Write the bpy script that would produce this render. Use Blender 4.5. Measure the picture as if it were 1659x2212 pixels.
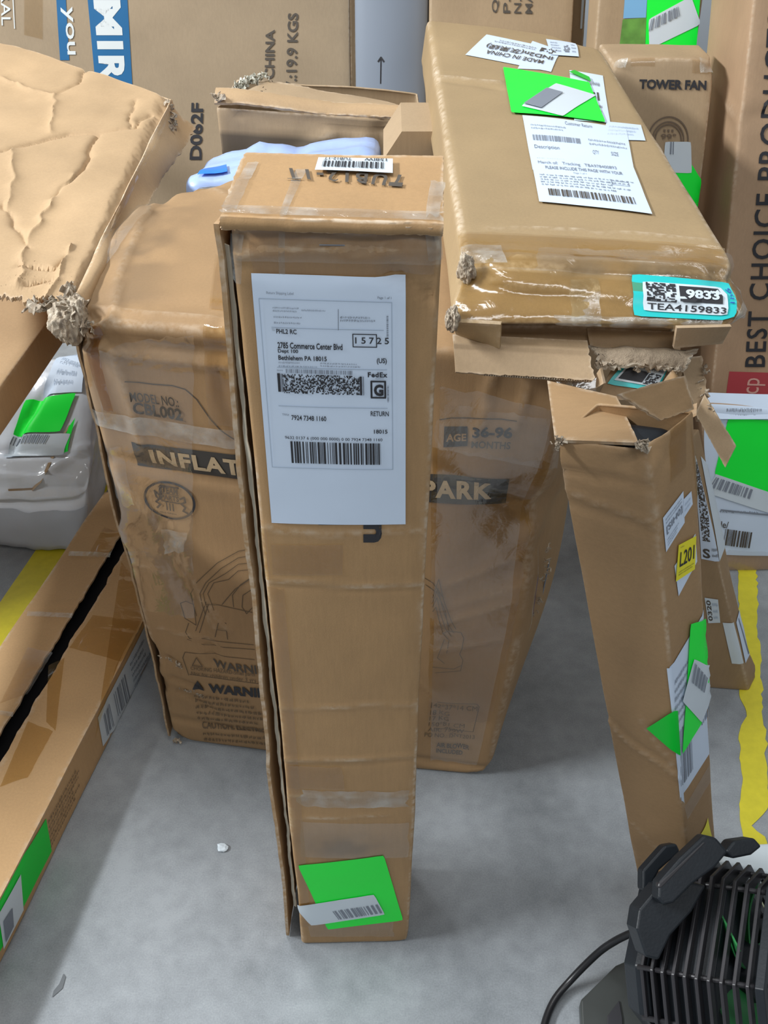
import bpy, bmesh, math, random
import numpy as np
from mathutils import Vector, Matrix

for o in list(bpy.data.objects): bpy.data.objects.remove(o)
SC = bpy.context.scene
COL = SC.collection

# ------------------------------------------------------------------ camera
H, PITCH, F = 1.4, math.radians(40.0), 2106.0
cam_d = bpy.data.cameras.new('camera'); cam = bpy.data.objects.new('camera', cam_d); COL.objects.link(cam)
cam.location = (0, 0, H); cam.rotation_euler = (math.pi/2 - PITCH, 0, 0)
cam_d.sensor_fit = 'VERTICAL'; cam_d.sensor_height = 24.0; cam_d.lens = F/2212*24.0
cam_d.clip_start = 0.02
SC.camera = cam
# ------------------------------------------------------------------ world, exposure
W = bpy.data.worlds.new('world'); SC.world = W; W.use_nodes = True
bg = W.node_tree.nodes['Background']; bg.inputs[0].default_value = (0.90, 0.95, 1.0, 1); bg.inputs[1].default_value = 0.21
SC.view_settings.view_transform = 'Standard'; SC.view_settings.look = 'None'
SC.view_settings.gamma = 1; SC.view_settings.use_curve_mapping = False
SC.view_settings.exposure = 0.22
# ------------------------------------------------------------------ ceiling strip lights (out of view, overhead; one is an added front fill)
def strip(loc, target, sx, sy, power, col=(0.95, 0.98, 1.0)):
    l = bpy.data.lights.new('strip_light', 'AREA'); l.shape = 'RECTANGLE'; l.size = sx; l.size_y = sy
    l.energy = power; l.color = col
    o = bpy.data.objects.new('strip_light', l); COL.objects.link(o); o.location = loc
    o.rotation_euler = (Vector(target)-Vector(loc)).to_track_quat('-Z', 'Y').to_euler()
strip((-3.7, 0.8, 3.5), (0, 1.0, 0.3), 2.2, 0.3, 265)
strip((2.8, 3.0, 3.9), (0, 1.2, 0.4), 3.2, 0.4, 12)
strip((0.6, -1.7, 3.8), (0.0, 0.8, 0.4), 2.6, 0.4, 30)  # unseen strip behind the camera, added to brighten the carton fronts
strip((-0.5, 1.3, 4.2), (0.0, 1.6, 0.4), 2.6, 0.4, 46)

# ------------------------------------------------------------------ maths helpers
RX = np.array([1., 0, 0]); FW = np.array([0, math.cos(PITCH), -math.sin(PITCH)]); UP = np.array([0, math.sin(PITCH), math.cos(PITCH)])
C0 = np.array([0, 0, H])
def ray(px, py): return FW + (px-829.5)/F*RX - (py-1106)/F*UP
def Pz(px, py, z): d = ray(px, py); return C0 + d*(z-H)/d[2]
def Py(px, py, y): d = ray(px, py); return C0 + d*y/d[1]
def Pl(px, py, y0, lean):            # plane leaning back: Y = y0 + lean*z
    d = ray(px, py); t = (y0+lean*H)/(d[1]-lean*d[2]); return C0 + d*t
def proj(P):
    v = np.asarray(P)-C0; dz = v@FW
    return np.stack([829.5+F*(v@RX)/dz, 1106-F*(v@UP)/dz], -1)
_rs = np.random.RandomState(7); _T = _rs.rand(32, 32, 32)
def vn(P, f=1.0, seed=0.0):
    Q = np.asarray(P)*f + seed*7.31 + 100.0
    i = np.floor(Q).astype(int); t = Q-i; t = t*t*(3-2*t); i %= 32; j = (i+1) % 32
    def g(a, b, c): return _T[a, b, c]
    x0, y0, z0 = i.T; x1, y1, z1 = j.T; tx, ty, tz = t.T
    c00 = g(x0,y0,z0)*(1-tx)+g(x1,y0,z0)*tx; c10 = g(x0,y1,z0)*(1-tx)+g(x1,y1,z0)*tx
    c01 = g(x0,y0,z1)*(1-tx)+g(x1,y0,z1)*tx; c11 = g(x0,y1,z1)*(1-tx)+g(x1,y1,z1)*tx
    return ((c00*(1-ty)+c10*ty)*(1-tz)+(c01*(1-ty)+c11*ty)*tz)*2-1
def fbm(P, f, seed=0, n=3):
    s = 0; a = 1
    for k in range(n): s = s+a*vn(P, f*2**k, seed+k); a *= .5
    return s
def nrm(v): v = np.asarray(v, float); return v/np.maximum(np.linalg.norm(v, axis=-1, keepdims=True), 1e-9)
def segdist(A, p, q):
    p = np.asarray(p, float); q = np.asarray(q, float); d = q-p
    t = np.clip(((A-p)@d)/max(d@d, 1e-12), 0, 1)
    return np.linalg.norm(A-(p+t[:, None]*d), axis=1)

# ------------------------------------------------------------------ materials
MATS = {}
def newmat(name):
    m = bpy.data.materials.new(name); m.use_nodes = True; MATS[name] = m
    return m, m.node_tree.nodes, m.node_tree.links, m.node_tree.nodes['Principled BSDF']
def card(name, col, rough=.72, vary=.14, wear=(.62, .50, .37), bump=.12, fiber=(1, 1, .12)):
    if name in MATS: return MATS[name]
    m, N, L, b = newmat(name)
    tc = N.new('ShaderNodeTexCoord')
    n1 = N.new('ShaderNodeTexNoise'); n1.inputs['Scale'].default_value = 7; n1.inputs['Detail'].default_value = 4
    L.new(tc.outputs['Object'], n1.inputs['Vector'])
    mp = N.new('ShaderNodeMapping'); mp.inputs['Scale'].default_value = fiber; L.new(tc.outputs['Object'], mp.inputs['Vector'])
    n2 = N.new('ShaderNodeTexNoise'); n2.inputs['Scale'].default_value = 260; n2.inputs['Detail'].default_value = 3
    L.new(mp.outputs[0], n2.inputs['Vector'])
    n3 = N.new('ShaderNodeTexNoise'); n3.inputs['Scale'].default_value = 700; n3.inputs['Detail'].default_value = 1
    L.new(tc.outputs['Object'], n3.inputs['Vector'])
    a1 = N.new('ShaderNodeMath'); a1.operation = 'MULTIPLY_ADD'; L.new(n2.outputs[0], a1.inputs[0]); a1.inputs[1].default_value = .45; L.new(n1.outputs[0], a1.inputs[2])
    a2 = N.new('ShaderNodeMath'); a2.operation = 'MULTIPLY_ADD'; L.new(n3.outputs[0], a2.inputs[0]); a2.inputs[1].default_value = .35; L.new(a1.outputs[0], a2.inputs[2])
    r = N.new('ShaderNodeMapRange'); L.new(a2.outputs[0], r.inputs[0]); r.inputs[1].default_value = .55; r.inputs[2].default_value = 1.25
    mx = N.new('ShaderNodeMix'); mx.data_type = 'RGBA'; L.new(r.outputs[0], mx.inputs[0])
    mx.inputs[6].default_value = (*[c*(1-vary) for c in col], 1); mx.inputs[7].default_value = (*[min(1, c*(1+vary)) for c in col], 1)
    at = N.new('ShaderNodeAttribute'); at.attribute_name = 'wear'
    n4 = N.new('ShaderNodeTexNoise'); n4.inputs['Scale'].default_value = 120; n4.inputs['Detail'].default_value = 4; L.new(tc.outputs['Object'], n4.inputs['Vector'])
    w = N.new('ShaderNodeMath'); w.operation = 'MULTIPLY'; L.new(at.outputs['Fac'], w.inputs[0])
    wr = N.new('ShaderNodeMapRange'); L.new(n4.outputs[0], wr.inputs[0]); wr.inputs[1].default_value = .35; wr.inputs[2].default_value = .62; L.new(wr.outputs[0], w.inputs[1])
    m2 = N.new('ShaderNodeMix'); m2.data_type = 'RGBA'; L.new(w.outputs[0], m2.inputs[0]); L.new(mx.outputs[2], m2.inputs[6]); m2.inputs[7].default_value = (*wear, 1)
    at2 = N.new('ShaderNodeAttribute'); at2.attribute_name = 'dirt'
    m3 = N.new('ShaderNodeMix'); m3.data_type = 'RGBA'; L.new(at2.outputs['Fac'], m3.inputs[0]); L.new(m2.outputs[2], m3.inputs[6]); m3.inputs[7].default_value = (col[0]*.38, col[1]*.40, col[2]*.45, 1)
    L.new(m3.outputs[2], b.inputs['Base Color'])
    b.inputs['Roughness'].default_value = rough
    bp = N.new('ShaderNodeBump'); bp.inputs['Strength'].default_value = bump; bp.inputs['Distance'].default_value = .002
    L.new(a2.outputs[0], bp.inputs['Height']); L.new(bp.outputs[0], b.inputs['Normal'])
    return m
def plain(name, col, rough=.6, metal=0, coat=0, spec=.5, noise=0.0, scale=30, bump=0, bscale=60, emit=None):
    if name in MATS: return MATS[name]
    m, N, L, b = newmat(name)
    b.inputs['Roughness'].default_value = rough; b.inputs['Metallic'].default_value = metal; b.inputs['Coat Weight'].default_value = coat
    b.inputs['Coat Roughness'].default_value = .12; b.inputs['Specular IOR Level'].default_value = spec
    tc = N.new('ShaderNodeTexCoord'); n = N.new('ShaderNodeTexNoise'); n.inputs['Scale'].default_value = scale; n.inputs['Detail'].default_value = 4
    L.new(tc.outputs['Object'], n.inputs['Vector'])
    mx = N.new('ShaderNodeMix'); mx.data_type = 'RGBA'; L.new(n.outputs[0], mx.inputs[0])
    mx.inputs[6].default_value = (*[c*(1-noise) for c in col], 1); mx.inputs[7].default_value = (*[min(1, c*(1+noise)) for c in col], 1)
    L.new(mx.outputs[2], b.inputs['Base Color'])
    if bump:
        n2 = N.new('ShaderNodeTexNoise'); n2.inputs['Scale'].default_value = bscale; n2.inputs['Detail'].default_value = 3
        L.new(tc.outputs['Object'], n2.inputs['Vector'])
        bp = N.new('ShaderNodeBump'); bp.inputs['Strength'].default_value = bump; bp.inputs['Distance'].default_value = .004
        L.new(n2.outputs[0], bp.inputs['Height']); L.new(bp.outputs[0], b.inputs['Normal'])
    return m
def film(name, tint, haze=.12, gloss=.25, rough=.12, bscale=45, bump=.8, hazecol=(.75, .78, .8)):
    if name in MATS: return MATS[name]
    m, N, L, b = newmat(name); N.remove(b); out = N['Material Output']
    tc = N.new('ShaderNodeTexCoord'); n = N.new('ShaderNodeTexNoise'); n.inputs['Scale'].default_value = bscale; n.inputs['Detail'].default_value = 4; n.inputs['Distortion'].default_value = 1.2
    L.new(tc.outputs['Object'], n.inputs['Vector'])
    bp = N.new('ShaderNodeBump'); bp.inputs['Strength'].default_value = bump; bp.inputs['Distance'].default_value = .0022; L.new(n.outputs[0], bp.inputs['Height'])
    t = N.new('ShaderNodeBsdfTransparent'); t.inputs[0].default_value = (*tint, 1)
    d = N.new('ShaderNodeBsdfDiffuse'); d.inputs[0].default_value = (*hazecol, 1)
    g = N.new('ShaderNodeBsdfGlossy'); g.inputs['Roughness'].default_value = rough; L.new(bp.outputs[0], g.inputs['Normal'])
    m1 = N.new('ShaderNodeMixShader')
    nz = N.new('ShaderNodeTexNoise'); nz.inputs['Scale'].default_value = bscale*.5; nz.inputs['Detail'].default_value = 5; L.new(tc.outputs['Object'], nz.inputs['Vector'])
    r = N.new('ShaderNodeMapRange'); r.inputs[1].default_value = .42; r.inputs[2].default_value = .7; r.inputs[3].default_value = haze*.3; r.inputs[4].default_value = min(1, haze*2.2); L.new(nz.outputs[0], r.inputs[0])
    L.new(r.outputs[0], m1.inputs[0]); L.new(t.outputs[0], m1.inputs[1]); L.new(d.outputs[0], m1.inputs[2])
    m2 = N.new('ShaderNodeMixShader'); fr = N.new('ShaderNodeLayerWeight'); fr.inputs['Blend'].default_value = .12
    fm = N.new('ShaderNodeMath'); fm.operation = 'MULTIPLY_ADD'; L.new(fr.outputs['Facing'], fm.inputs[0]); fm.inputs[1].default_value = .35; fm.inputs[2].default_value = .035+gloss*.05
    L.new(fm.outputs[0], m2.inputs[0]); L.new(m1.outputs[0], m2.inputs[1]); L.new(g.outputs[0], m2.inputs[2])
    L.new(m2.outputs[0], out.inputs[0])
    return m
K_main = card('card_main', (.425, .258, .118))
K_inf = card('card_inflatable', (.36, .222, .106))
K_tea = card('card_flat', (.355, .248, .128))
K_right = card('card_leaning', (.37, .232, .114), fiber=(.2, 1, 1))
K_back = card('card_back', (.34, .255, .163))
K_left = card('card_left', (.46, .31, .17))
K_long = card('card_long', (.54, .340, .165))
K_mid = card('card_mid', (.40, .285, .17))
K_dark = card('card_dark', (.34, .225, .12))
K_bcp = card('card_shop', (.42, .275, .165))
K_in = card('card_inside', (.30, .195, .11))
M_paper = plain('paper', (.66, .77, .92), .55, noise=.02)
M_white = plain('label_white', (.66, .74, .80), .4, noise=.02)
M_green = plain('sticker_green', (.0, 1.0, .05), .45, noise=.02)
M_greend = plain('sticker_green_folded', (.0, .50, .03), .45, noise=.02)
M_teal = plain('sticker_teal', (.02, .56, .56), .35, noise=.02)
M_yellow = plain('sticker_yellow', (.86, .78, .02), .45, noise=.03)
M_ink = plain('ink_black', (.025, .025, .03), .6)
M_inkb = plain('ink_soft', (.085, .07, .055), .7)
M_inkg = plain('ink_grey', (.22, .25, .30), .6)
M_inkl = plain('ink_light_grey', (.42, .50, .60), .6)
M_inkfade = plain('ink_faded', (.13, .088, .05), .75)
M_blue = plain('print_blue', (.008, .12, .29), .5, noise=.06)
M_wprint = plain('print_white', (.66, .70, .70), .6)
M_red = plain('print_red', (.42, .05, .06), .6, noise=.05)
M_pink = plain('print_pink', (.66, .36, .30), .6)
M_sky = plain('print_sky', (.20, .46, .74), .5, noise=.08, scale=6)
M_leaf = plain('print_leaf', (.12, .30, .05), .6, noise=.85, scale=28)
T_tape = film('tape_brown', (.955, .915, .85), haze=.05, gloss=.5, rough=.2, bscale=22, bump=.35, hazecol=(.60, .42, .22))
T_clear = film('tape_clear', (.985, .98, .97), haze=.035, gloss=.6, rough=.12, bscale=30, bump=.5, hazecol=(.80, .76, .66))
T_frost = film('tape_frosted', (.95, .95, .94), haze=.17, gloss=.6, rough=.18, bscale=70, bump=.8, hazecol=(.78, .79, .74))
T_amber = film('tape_amber', (.915, .84, .68), haze=.06, gloss=.7, rough=.12, bscale=26, bump=.6, hazecol=(.62, .40, .13))
T_brown = film('tape_dark_brown', (.78, .62, .44), haze=.05, gloss=.6, rough=.15, bscale=30, bump=.5, hazecol=(.40, .24, .10))
T_wrap = film('stretch_wrap', (.995, .99, .98), haze=.03, gloss=.8, rough=.10, bscale=16, bump=.9, hazecol=(.76, .74, .66))
M_torn = card('torn_fibre', (.37, .29, .205), vary=.4, wear=(.64, .58, .47), bump=.8)
M_poly = plain('polybag', (.70, .74, .80), .16, coat=.5, noise=.06, scale=6, bump=.55, bscale=22)
M_polyg = plain('polybag_grey', (.42, .45, .50), .2, coat=.4, noise=.12, scale=8, bump=.4, bscale=16)
M_bluebag = plain('bag_lightblue', (.36, .48, .78), .35, noise=.25, scale=9, bump=.5, bscale=25)
M_bluedeep = plain('bag_blue', (.02, .22, .85), .3, noise=.1)
M_greybox = plain('grey_board', (.22, .255, .31), .5, noise=.10, scale=3)
M_black = plain('plastic_black', (.011, .014, .018), .42, spec=.35, noise=.2, bump=.05, bscale=300)
M_blackm = plain('plastic_fin', (.024, .023, .026), .38, spec=.45, noise=.2)
M_rubber = plain('cable_rubber', (.012, .012, .014), .35)
M_fangreen = plain('fan_green', (.02, .17, .045), .4)
M_dblue = plain('inner_blue', (.01, .02, .22), .4)

# ------------------------------------------------------------------ object helpers
def thing(name, label, cat, loc, group=None):
    o = bpy.data.objects.new(name, None); COL.objects.link(o); o.location = tuple(float(c) for c in loc)
    o['label'] = label; o['category'] = cat; o.empty_display_size = .05
    if group: o['group'] = group
    return o
def origin(o):
    p = Vector((0, 0, 0))
    while o is not None: p += o.location; o = o.parent
    return p
def mk(name, V, faces, mat, parent=None, wear=None, dirt=None, smooth=True, label=None, loc=None):
    V = np.asarray(V, float)
    me = bpy.data.meshes.new(name); base = origin(parent) if parent else Vector(loc if loc is not None else (0, 0, 0))
    W_ = V-np.array(base)
    me.from_pydata(W_.tolist(), [], [tuple(int(i) for i in f) for f in faces]); me.update()
    me.materials.append(mat)
    if smooth: me.polygons.foreach_set('use_smooth', [True]*len(me.polygons))
    if wear is not None:
        a = me.attributes.new('wear', 'FLOAT', 'POINT'); a.data.foreach_set('value', np.asarray(wear, float))
    if dirt is not None:
        a = me.attributes.new('dirt', 'FLOAT', 'POINT'); a.data.foreach_set('value', np.asarray(dirt, float))
    o = bpy.data.objects.new(name, me); COL.objects.link(o)
    if parent: o.parent = parent
    else: o.location = base
    if label: o['label'] = label
    return o
def tag(o, label=None, cat=None, group=None, kind=None):
    if label: o['label'] = label
    if cat: o['category'] = cat
    if group: o['group'] = group
    if kind: o['kind'] = kind
    return o

# ------------------------------------------------------------------ surfaces
class Surf:
    def uvpx(s, px, py, guess=(.5, .5)):          # which (u,v) of this surface the photo shows at a pixel
        Surf.simple = True
        x = np.array(guess, float); tgt = np.array([px, py], float); h = 1e-3; J = None
        for _ in range(14):
            p = proj(s_pts(s, x, h)); e = tgt-p[0]
            J = np.stack([(p[1]-p[0])/h, (p[2]-p[0])/h], 1)
            if np.abs(e).max() < .05: break
            try: dx = np.linalg.solve(J, e)
            except Exception: break
            m = np.abs(dx).max()
            if m > .4: dx *= .4/m
            x = x+dx
        Surf.simple = False; x0 = x.copy()
        for _ in range(2):
            e = tgt-proj(s.pt(x[None], 0))[0]
            if np.abs(e).max() > 40: return x0
            x = x+.8*np.linalg.solve(J, e)
        return x
Surf.simple = False
def s_pts(s, x, h): return s.pt(np.array([x, x+[h, 0], x+[0, h]]), 0)
class Hex(Surf):
    """closed box, corners c[i,j,k]: i left-right, j front-back, k bottom-top"""
    FACES = {'front': (1, 0, 0, 2), 'back': (1, 1, 0, 2), 'left': (0, 0, 1, 2), 'right': (0, 1, 1, 2), 'bottom': (2, 0, 0, 1), 'top': (2, 1, 0, 1)}
    def __init__(s, fb, bb, ft, bt, r=.004, noise=.0015, nf=6, seed=0, bulge={}, creases=[], dents=[], step=.012):
        # fb: front-bottom (left,right); bb back-bottom; ft front-top; bt back-top
        c = np.zeros((2, 2, 2, 3)); c[:, 0, 0] = fb; c[:, 1, 0] = bb; c[:, 0, 1] = ft; c[:, 1, 1] = bt; s.c = c
        s.L = np.array([np.linalg.norm(c[1]-c[0], axis=-1).mean(), np.linalg.norm(c[:, 1]-c[:, 0], axis=-1).mean(), np.linalg.norm(c[:, :, 1]-c[:, :, 0], axis=-1).mean()])
        ea = nrm((c[1]-c[0]).mean((0, 1))); eb = nrm((c[:, 1]-c[:, 0]).mean((0, 1))); ec = nrm((c[:, :, 1]-c[:, :, 0]).mean((0, 1)))
        s.NA = nrm(np.cross(eb, ec)); s.NB = nrm(np.cross(ec, ea)); s.NC = nrm(np.cross(ea, eb))
        s.r, s.noise, s.nf, s.seed, s.bulge, s.creases, s.dents, s.step = r, noise, nf, seed, bulge, creases, dents, step
    def raw(s, p, off=0, nfull=None):
        L, r = s.L, s.r
        if Surf.simple:
            n = np.zeros((len(p), 3)); n[:, s.axs[0]] = 1 if s.axs[1] else -1; pp = p
        else: q = np.clip(p, r, L-r); d = p-q; n = nrm(d); pp = q+r*n
        t = pp/L; a, b, c = t[:, 0:1], t[:, 1:2], t[:, 2:3]; C = s.c
        P = ((C[0,0,0]*(1-a)+C[1,0,0]*a)*(1-b)+(C[0,1,0]*(1-a)+C[1,1,0]*a)*b)*(1-c)+((C[0,0,1]*(1-a)+C[1,0,1]*a)*(1-b)+(C[0,1,1]*(1-a)+C[1,1,1]*a)*b)*c
        N = nrm(n[:, 0:1]*s.NA+n[:, 1:2]*s.NB+n[:, 2:3]*s.NC)
        if Surf.simple: return P+N*off, n, t
        D = s.noise*fbm(P, s.nf, s.seed)
        for f, amp in s.bulge.items():
            ax, sd, ua, va = s.FACES[f]; w = np.clip(n[:, ax]*(1 if sd else -1), 0, 1)**2
            D = D+amp*w*np.sin(np.pi*t[:, ua])**.8*np.sin(np.pi*t[:, va])**.8
        for (f, p0, p1, dep, wid) in s.creases:
            ax, sd, ua, va = s.FACES[f]; w = np.clip(n[:, ax]*(1 if sd else -1), 0, 1)**2
            A = np.stack([t[:, ua]*L[ua], t[:, va]*L[va]], 1)
            dd = segdist(A+.004*np.stack([vn(P, 30, 3), vn(P, 30, 5)], 1), np.array(p0)*[L[ua], L[va]], np.array(p1)*[L[ua], L[va]])
            D = D+dep*w*np.exp(-(dd/wid)**2)
        P = P+N*(D+off)[:, None] if np.ndim(off) else P+N*D[:, None]+N*off
        for (cc, rad, vec) in s.dents:
            g = np.exp(-(np.linalg.norm(P-np.array(cc), axis=1)/rad)**2)
            P = P+g[:, None]*np.array(vec)*(1+.6*vn(P, 2.2/rad, 9))[:, None]
        return P, n, t
    def pfull(s, face, uv):
        ax, sd, ua, va = s.FACES[face]; s.axs = (ax, sd); p = np.zeros((len(uv), 3))
        p[:, ax] = s.L[ax]*sd; p[:, ua] = uv[:, 0]*s.L[ua]; p[:, va] = uv[:, 1]*s.L[va]; return p
    def face(s, name): return HexFace(s, name)
    def grid(s, ax):
        L, r = s.L[ax], min(s.r, s.L[ax]*.3); n = max(2, int((L-2*r)/s.step))
        return np.array([0, r*.35, *np.linspace(r, L-r, n+1), L-r*.35, L])
    def build(s, name, mat, parent, wear=.8, dirtf=None, skip=(), label=None):
        V = []; Fc = []; nv = 0; index = {}
        for f, (ax, sd, ua, va) in s.FACES.items():
            if f in skip: continue
            gu, gv = s.grid(ua), s.grid(va); U, VV = np.meshgrid(gu, gv, indexing='ij')
            p = np.zeros((U.size, 3)); p[:, ax] = s.L[ax]*sd; p[:, ua] = U.ravel(); p[:, va] = VV.ravel()
            V.append(p); nu, nw = len(gu), len(gv)
            I = np.arange(nu*nw).reshape(nu, nw)+nv
            q = np.stack([I[:-1, :-1], I[1:, :-1], I[1:, 1:], I[:-1, 1:]], -1).reshape(-1, 4)
            e = np.cross(np.eye(3)[ua], np.eye(3)[va])[ax]*(1 if sd else -1)
            if e < 0: q = q[:, ::-1]
            Fc.append(q); nv += nu*nw
        p = np.concatenate(V); Q = np.concatenate(Fc)
        key = np.round(p*1e6).astype(np.int64); _, first, inv = np.unique(key, axis=0, return_index=True, return_inverse=True)
        p = p[first]; Q = inv.ravel()[Q]
        P, n, t = s.raw(p)
        edge = np.sort(np.abs(n), axis=1)[:, 1]
        wr = np.clip(edge*2.2, 0, 1)*np.clip(.55+fbm(P, 14, 21), 0, 1)*wear
        near = np.minimum(np.minimum(p, s.L-p), .02); near = np.sort(near, axis=1)[:, 1]
        wr = np.maximum(wr, np.clip(1-near/.007, 0, 1)*np.clip(fbm(P, 30, 5)*1.2, 0, 1)*wear*.8)
        for (f, p0, p1, dep, wid) in s.creases:      # rubbed pale along the raised folds
            if dep <= 0: continue
            ax, sd, ua, va = s.FACES[f]; w = np.clip(n[:, ax]*(1 if sd else -1), 0, 1)**2
            A = np.stack([t[:, ua]*s.L[ua], t[:, va]*s.L[va]], 1)+.004*np.stack([vn(P, 30, 3), vn(P, 30, 5)], 1)
            dd = segdist(A, np.array(p0)*[s.L[ua], s.L[va]], np.array(p1)*[s.L[ua], s.L[va]])
            wr = np.maximum(wr, wear*.65*w*np.exp(-(dd/(wid*.6))**2))
        dr = np.zeros(len(P)) if dirtf is None else dirtf(P, n, t)
        return mk(name, P, Q, mat, parent, wr, dr, label=label)
class HexFace(Surf):
    def __init__(s, h, f): s.h, s.f = h, f
    def pt(s, uv, off=0): return s.h.raw(s.h.pfull(s.f, np.asarray(uv, float)), off)[0]
class Sheet(Surf):
    """one cardboard or paper panel: corners bl, br, tr, tl, optional displacement(uv,P)->metres along normal, ragged edges"""
    def __init__(s, q, disp=None, th=.004, noise=.001, nf=8, seed=0, rag=(0, 0, 0, 0), mid=None):
        s.q = np.array(q, float); s.disp, s.th, s.noise, s.nf, s.seed, s.rag, s.mid = disp, th, noise, nf, seed, rag, mid
        s.N = nrm(np.cross(s.q[1]-s.q[0], s.q[3]-s.q[0])); s.flip = 1 if s.N@(C0-s.q.mean(0)) > 0 else -1
        s.N = s.N*s.flip
    def pt(s, uv, off=0, ragged=False):
        uv = np.asarray(uv, float); u, v = uv[:, 0].copy(), uv[:, 1].copy()
        if ragged:
            lu = np.stack([u*3, v*3, 0*u+s.seed], 1); b, r_, t, l = s.rag
            R = lambda k: .5*vn(lu, 9, k)+.3*vn(lu, 26, k+2)+.2*vn(lu, 60, k+3)
            v = v+b*R(1)*np.clip(1-uv[:, 1]*4, 0, 1)+t*R(4)*np.clip(uv[:, 1]*4-3, 0, 1)
            u = u+l*R(7)*np.clip(1-uv[:, 0]*4, 0, 1)+r_*R(11)*np.clip(uv[:, 0]*4-3, 0, 1)
        a, b_ = u[:, None], v[:, None]; q = s.q
        P = (q[0]*(1-a)+q[1]*a)*(1-b_)+(q[3]*(1-a)+q[2]*a)*b_
        if Surf.simple: return P
        D = s.noise*fbm(P, s.nf, s.seed)
        if s.disp is not None: D = D+s.disp(uv, P)
        return P+s.N*D[:, None]+s.N*(off if not np.ndim(off) else off[:, None])
    def build(s, name, mat, parent, nu=24, nv=16, wear=.5, label=None, loc=None, dirtf=None):
        U, V = np.meshgrid(np.linspace(0, 1, nu+1), np.linspace(0, 1, nv+1), indexing='ij'); uv = np.stack([U.ravel(), V.ravel()], 1)
        T = s.pt(uv, 0, True); B = s.pt(uv, -s.th, True); n = len(uv)
        I = np.arange(n).reshape(nu+1, nv+1)
        q = np.stack([I[:-1, :-1], I[1:, :-1], I[1:, 1:], I[:-1, 1:]], -1).reshape(-1, 4)
        if s.flip < 0: q = q[:, ::-1]
        fs = [q, q[:, ::-1]+n]
        loop = list(I[:, 0])+list(I[-1, 1:])+list(I[-2::-1, -1])+list(I[0, -2:0:-1])
        rim = [(a+n, b+n, b, a) for a, b in zip(loop, loop[1:]+loop[:1])]
        if s.flip < 0: rim = [r[::-1] for r in rim]
        VV = np.concatenate([T, B]); FF = np.concatenate(fs).tolist()+rim
        ed = np.minimum(np.minimum(uv[:, 0], 1-uv[:, 0])*nu, np.minimum(uv[:, 1], 1-uv[:, 1])*nv)
        w = np.clip(1-ed, 0, 1)*wear*np.clip(.8+vn(T, 40, 3), 0, 1); dr = np.zeros(n) if dirtf is None else dirtf(uv, T)
        o = mk(name, VV, FF, mat, parent, np.tile(w, 2), np.tile(dr, 2), label=label, loc=loc)
        mod = o.modifiers.new('edges', 'EDGE_SPLIT'); mod.split_angle = math.radians(50)
        return o
class Quad(Surf):
    """a patch lying on another surface; quad corners bl, br, tr, tl as read, given as pixels of the photo or uv"""
    def __init__(s, base, q, off=.0006, px=True):
        s.b = base; s.off = off
        if px:
            g = (.5, .5); uv = []
            for (x, y) in q: g = base.uvpx(x, y, g if not uv else uv[-1]); uv.append(g)
            s.q = np.array(uv)
        else: s.q = np.array(q, float)
        P = s.pt(np.array([[0, 0], [1, 0], [0, 1]])); s.w = np.linalg.norm(P[1]-P[0]); s.h = np.linalg.norm(P[2]-P[0])
    def pt(s, ab, off=0):
        ab = np.asarray(ab, float); a, b = ab[:, 0:1], ab[:, 1:2]; q = s.q
        return s.b.pt((q[0]*(1-a)+q[1]*a)*(1-b)+(q[3]*(1-a)+q[2]*a)*b, s.off+off)
    def build(s, name, mat, parent, nu=None, nv=None, label=None, rnd=0, rag=0, seed=1, lift=None, wave=0):
        nu = nu or max(4, min(60, int(s.w/.008))); nv = nv or max(4, min(90, int(s.h/.008)))
        U, V = np.meshgrid(np.linspace(0, 1, nu+1), np.linspace(0, 1, nv+1), indexing='ij'); uv = np.stack([U.ravel(), V.ravel()], 1)
        if rnd:                                     # rounded corners
            a, b = uv[:, 0]*s.w, uv[:, 1]*s.h; ca, cb = np.clip(a, rnd, s.w-rnd), np.clip(b, rnd, s.h-rnd)
            da, db = a-ca, b-cb; L_ = np.hypot(da, db); m = np.maximum(np.abs(da), np.abs(db)); k = np.where(L_ > 1e-9, m/np.maximum(L_, 1e-9), 1)
            uv2 = np.stack([(ca+da*k)/s.w, (cb+db*k)/s.h], 1)
        else: uv2 = uv.copy()
        if rag:
            e = np.stack([uv[:, 0]*7, uv[:, 1]*7, 0*uv[:, 0]+seed], 1)
            uv2[:, 0] += rag*vn(e, 3, seed)*(np.abs(uv[:, 0]-.5)*2)**6; uv2[:, 1] += rag*vn(e, 3, seed+3)*(np.abs(uv[:, 1]-.5)*2)**6
        off = 0
        P = s.pt(uv2, off)
        if lift is not None or wave:
            Pn = s.pt(uv2, .01); N = nrm(Pn-s.pt(uv2, 0)); l = (lift(uv) if lift is not None else 0)+wave*(fbm(P, 28, seed)+.8)
            P = P+N*np.reshape(l, (-1, 1))
        I = np.arange(len(uv)).reshape(nu+1, nv+1)
        q = np.stack([I[:-1, :-1], I[1:, :-1], I[1:, 1:], I[:-1, 1:]], -1).reshape(-1, 4)
        k = len(q)//2; fn = np.cross(P[q[k, 1]]-P[q[k, 0]], P[q[k, 3]]-P[q[k, 0]]); c_ = uv2[q[k, 0]][None]
        if fn@(s.pt(c_, .01)-s.pt(c_, 0))[0] < 0: q = q[:, ::-1]
        return mk(name, P, q, mat, parent, label=label)
_tc = {}
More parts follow.
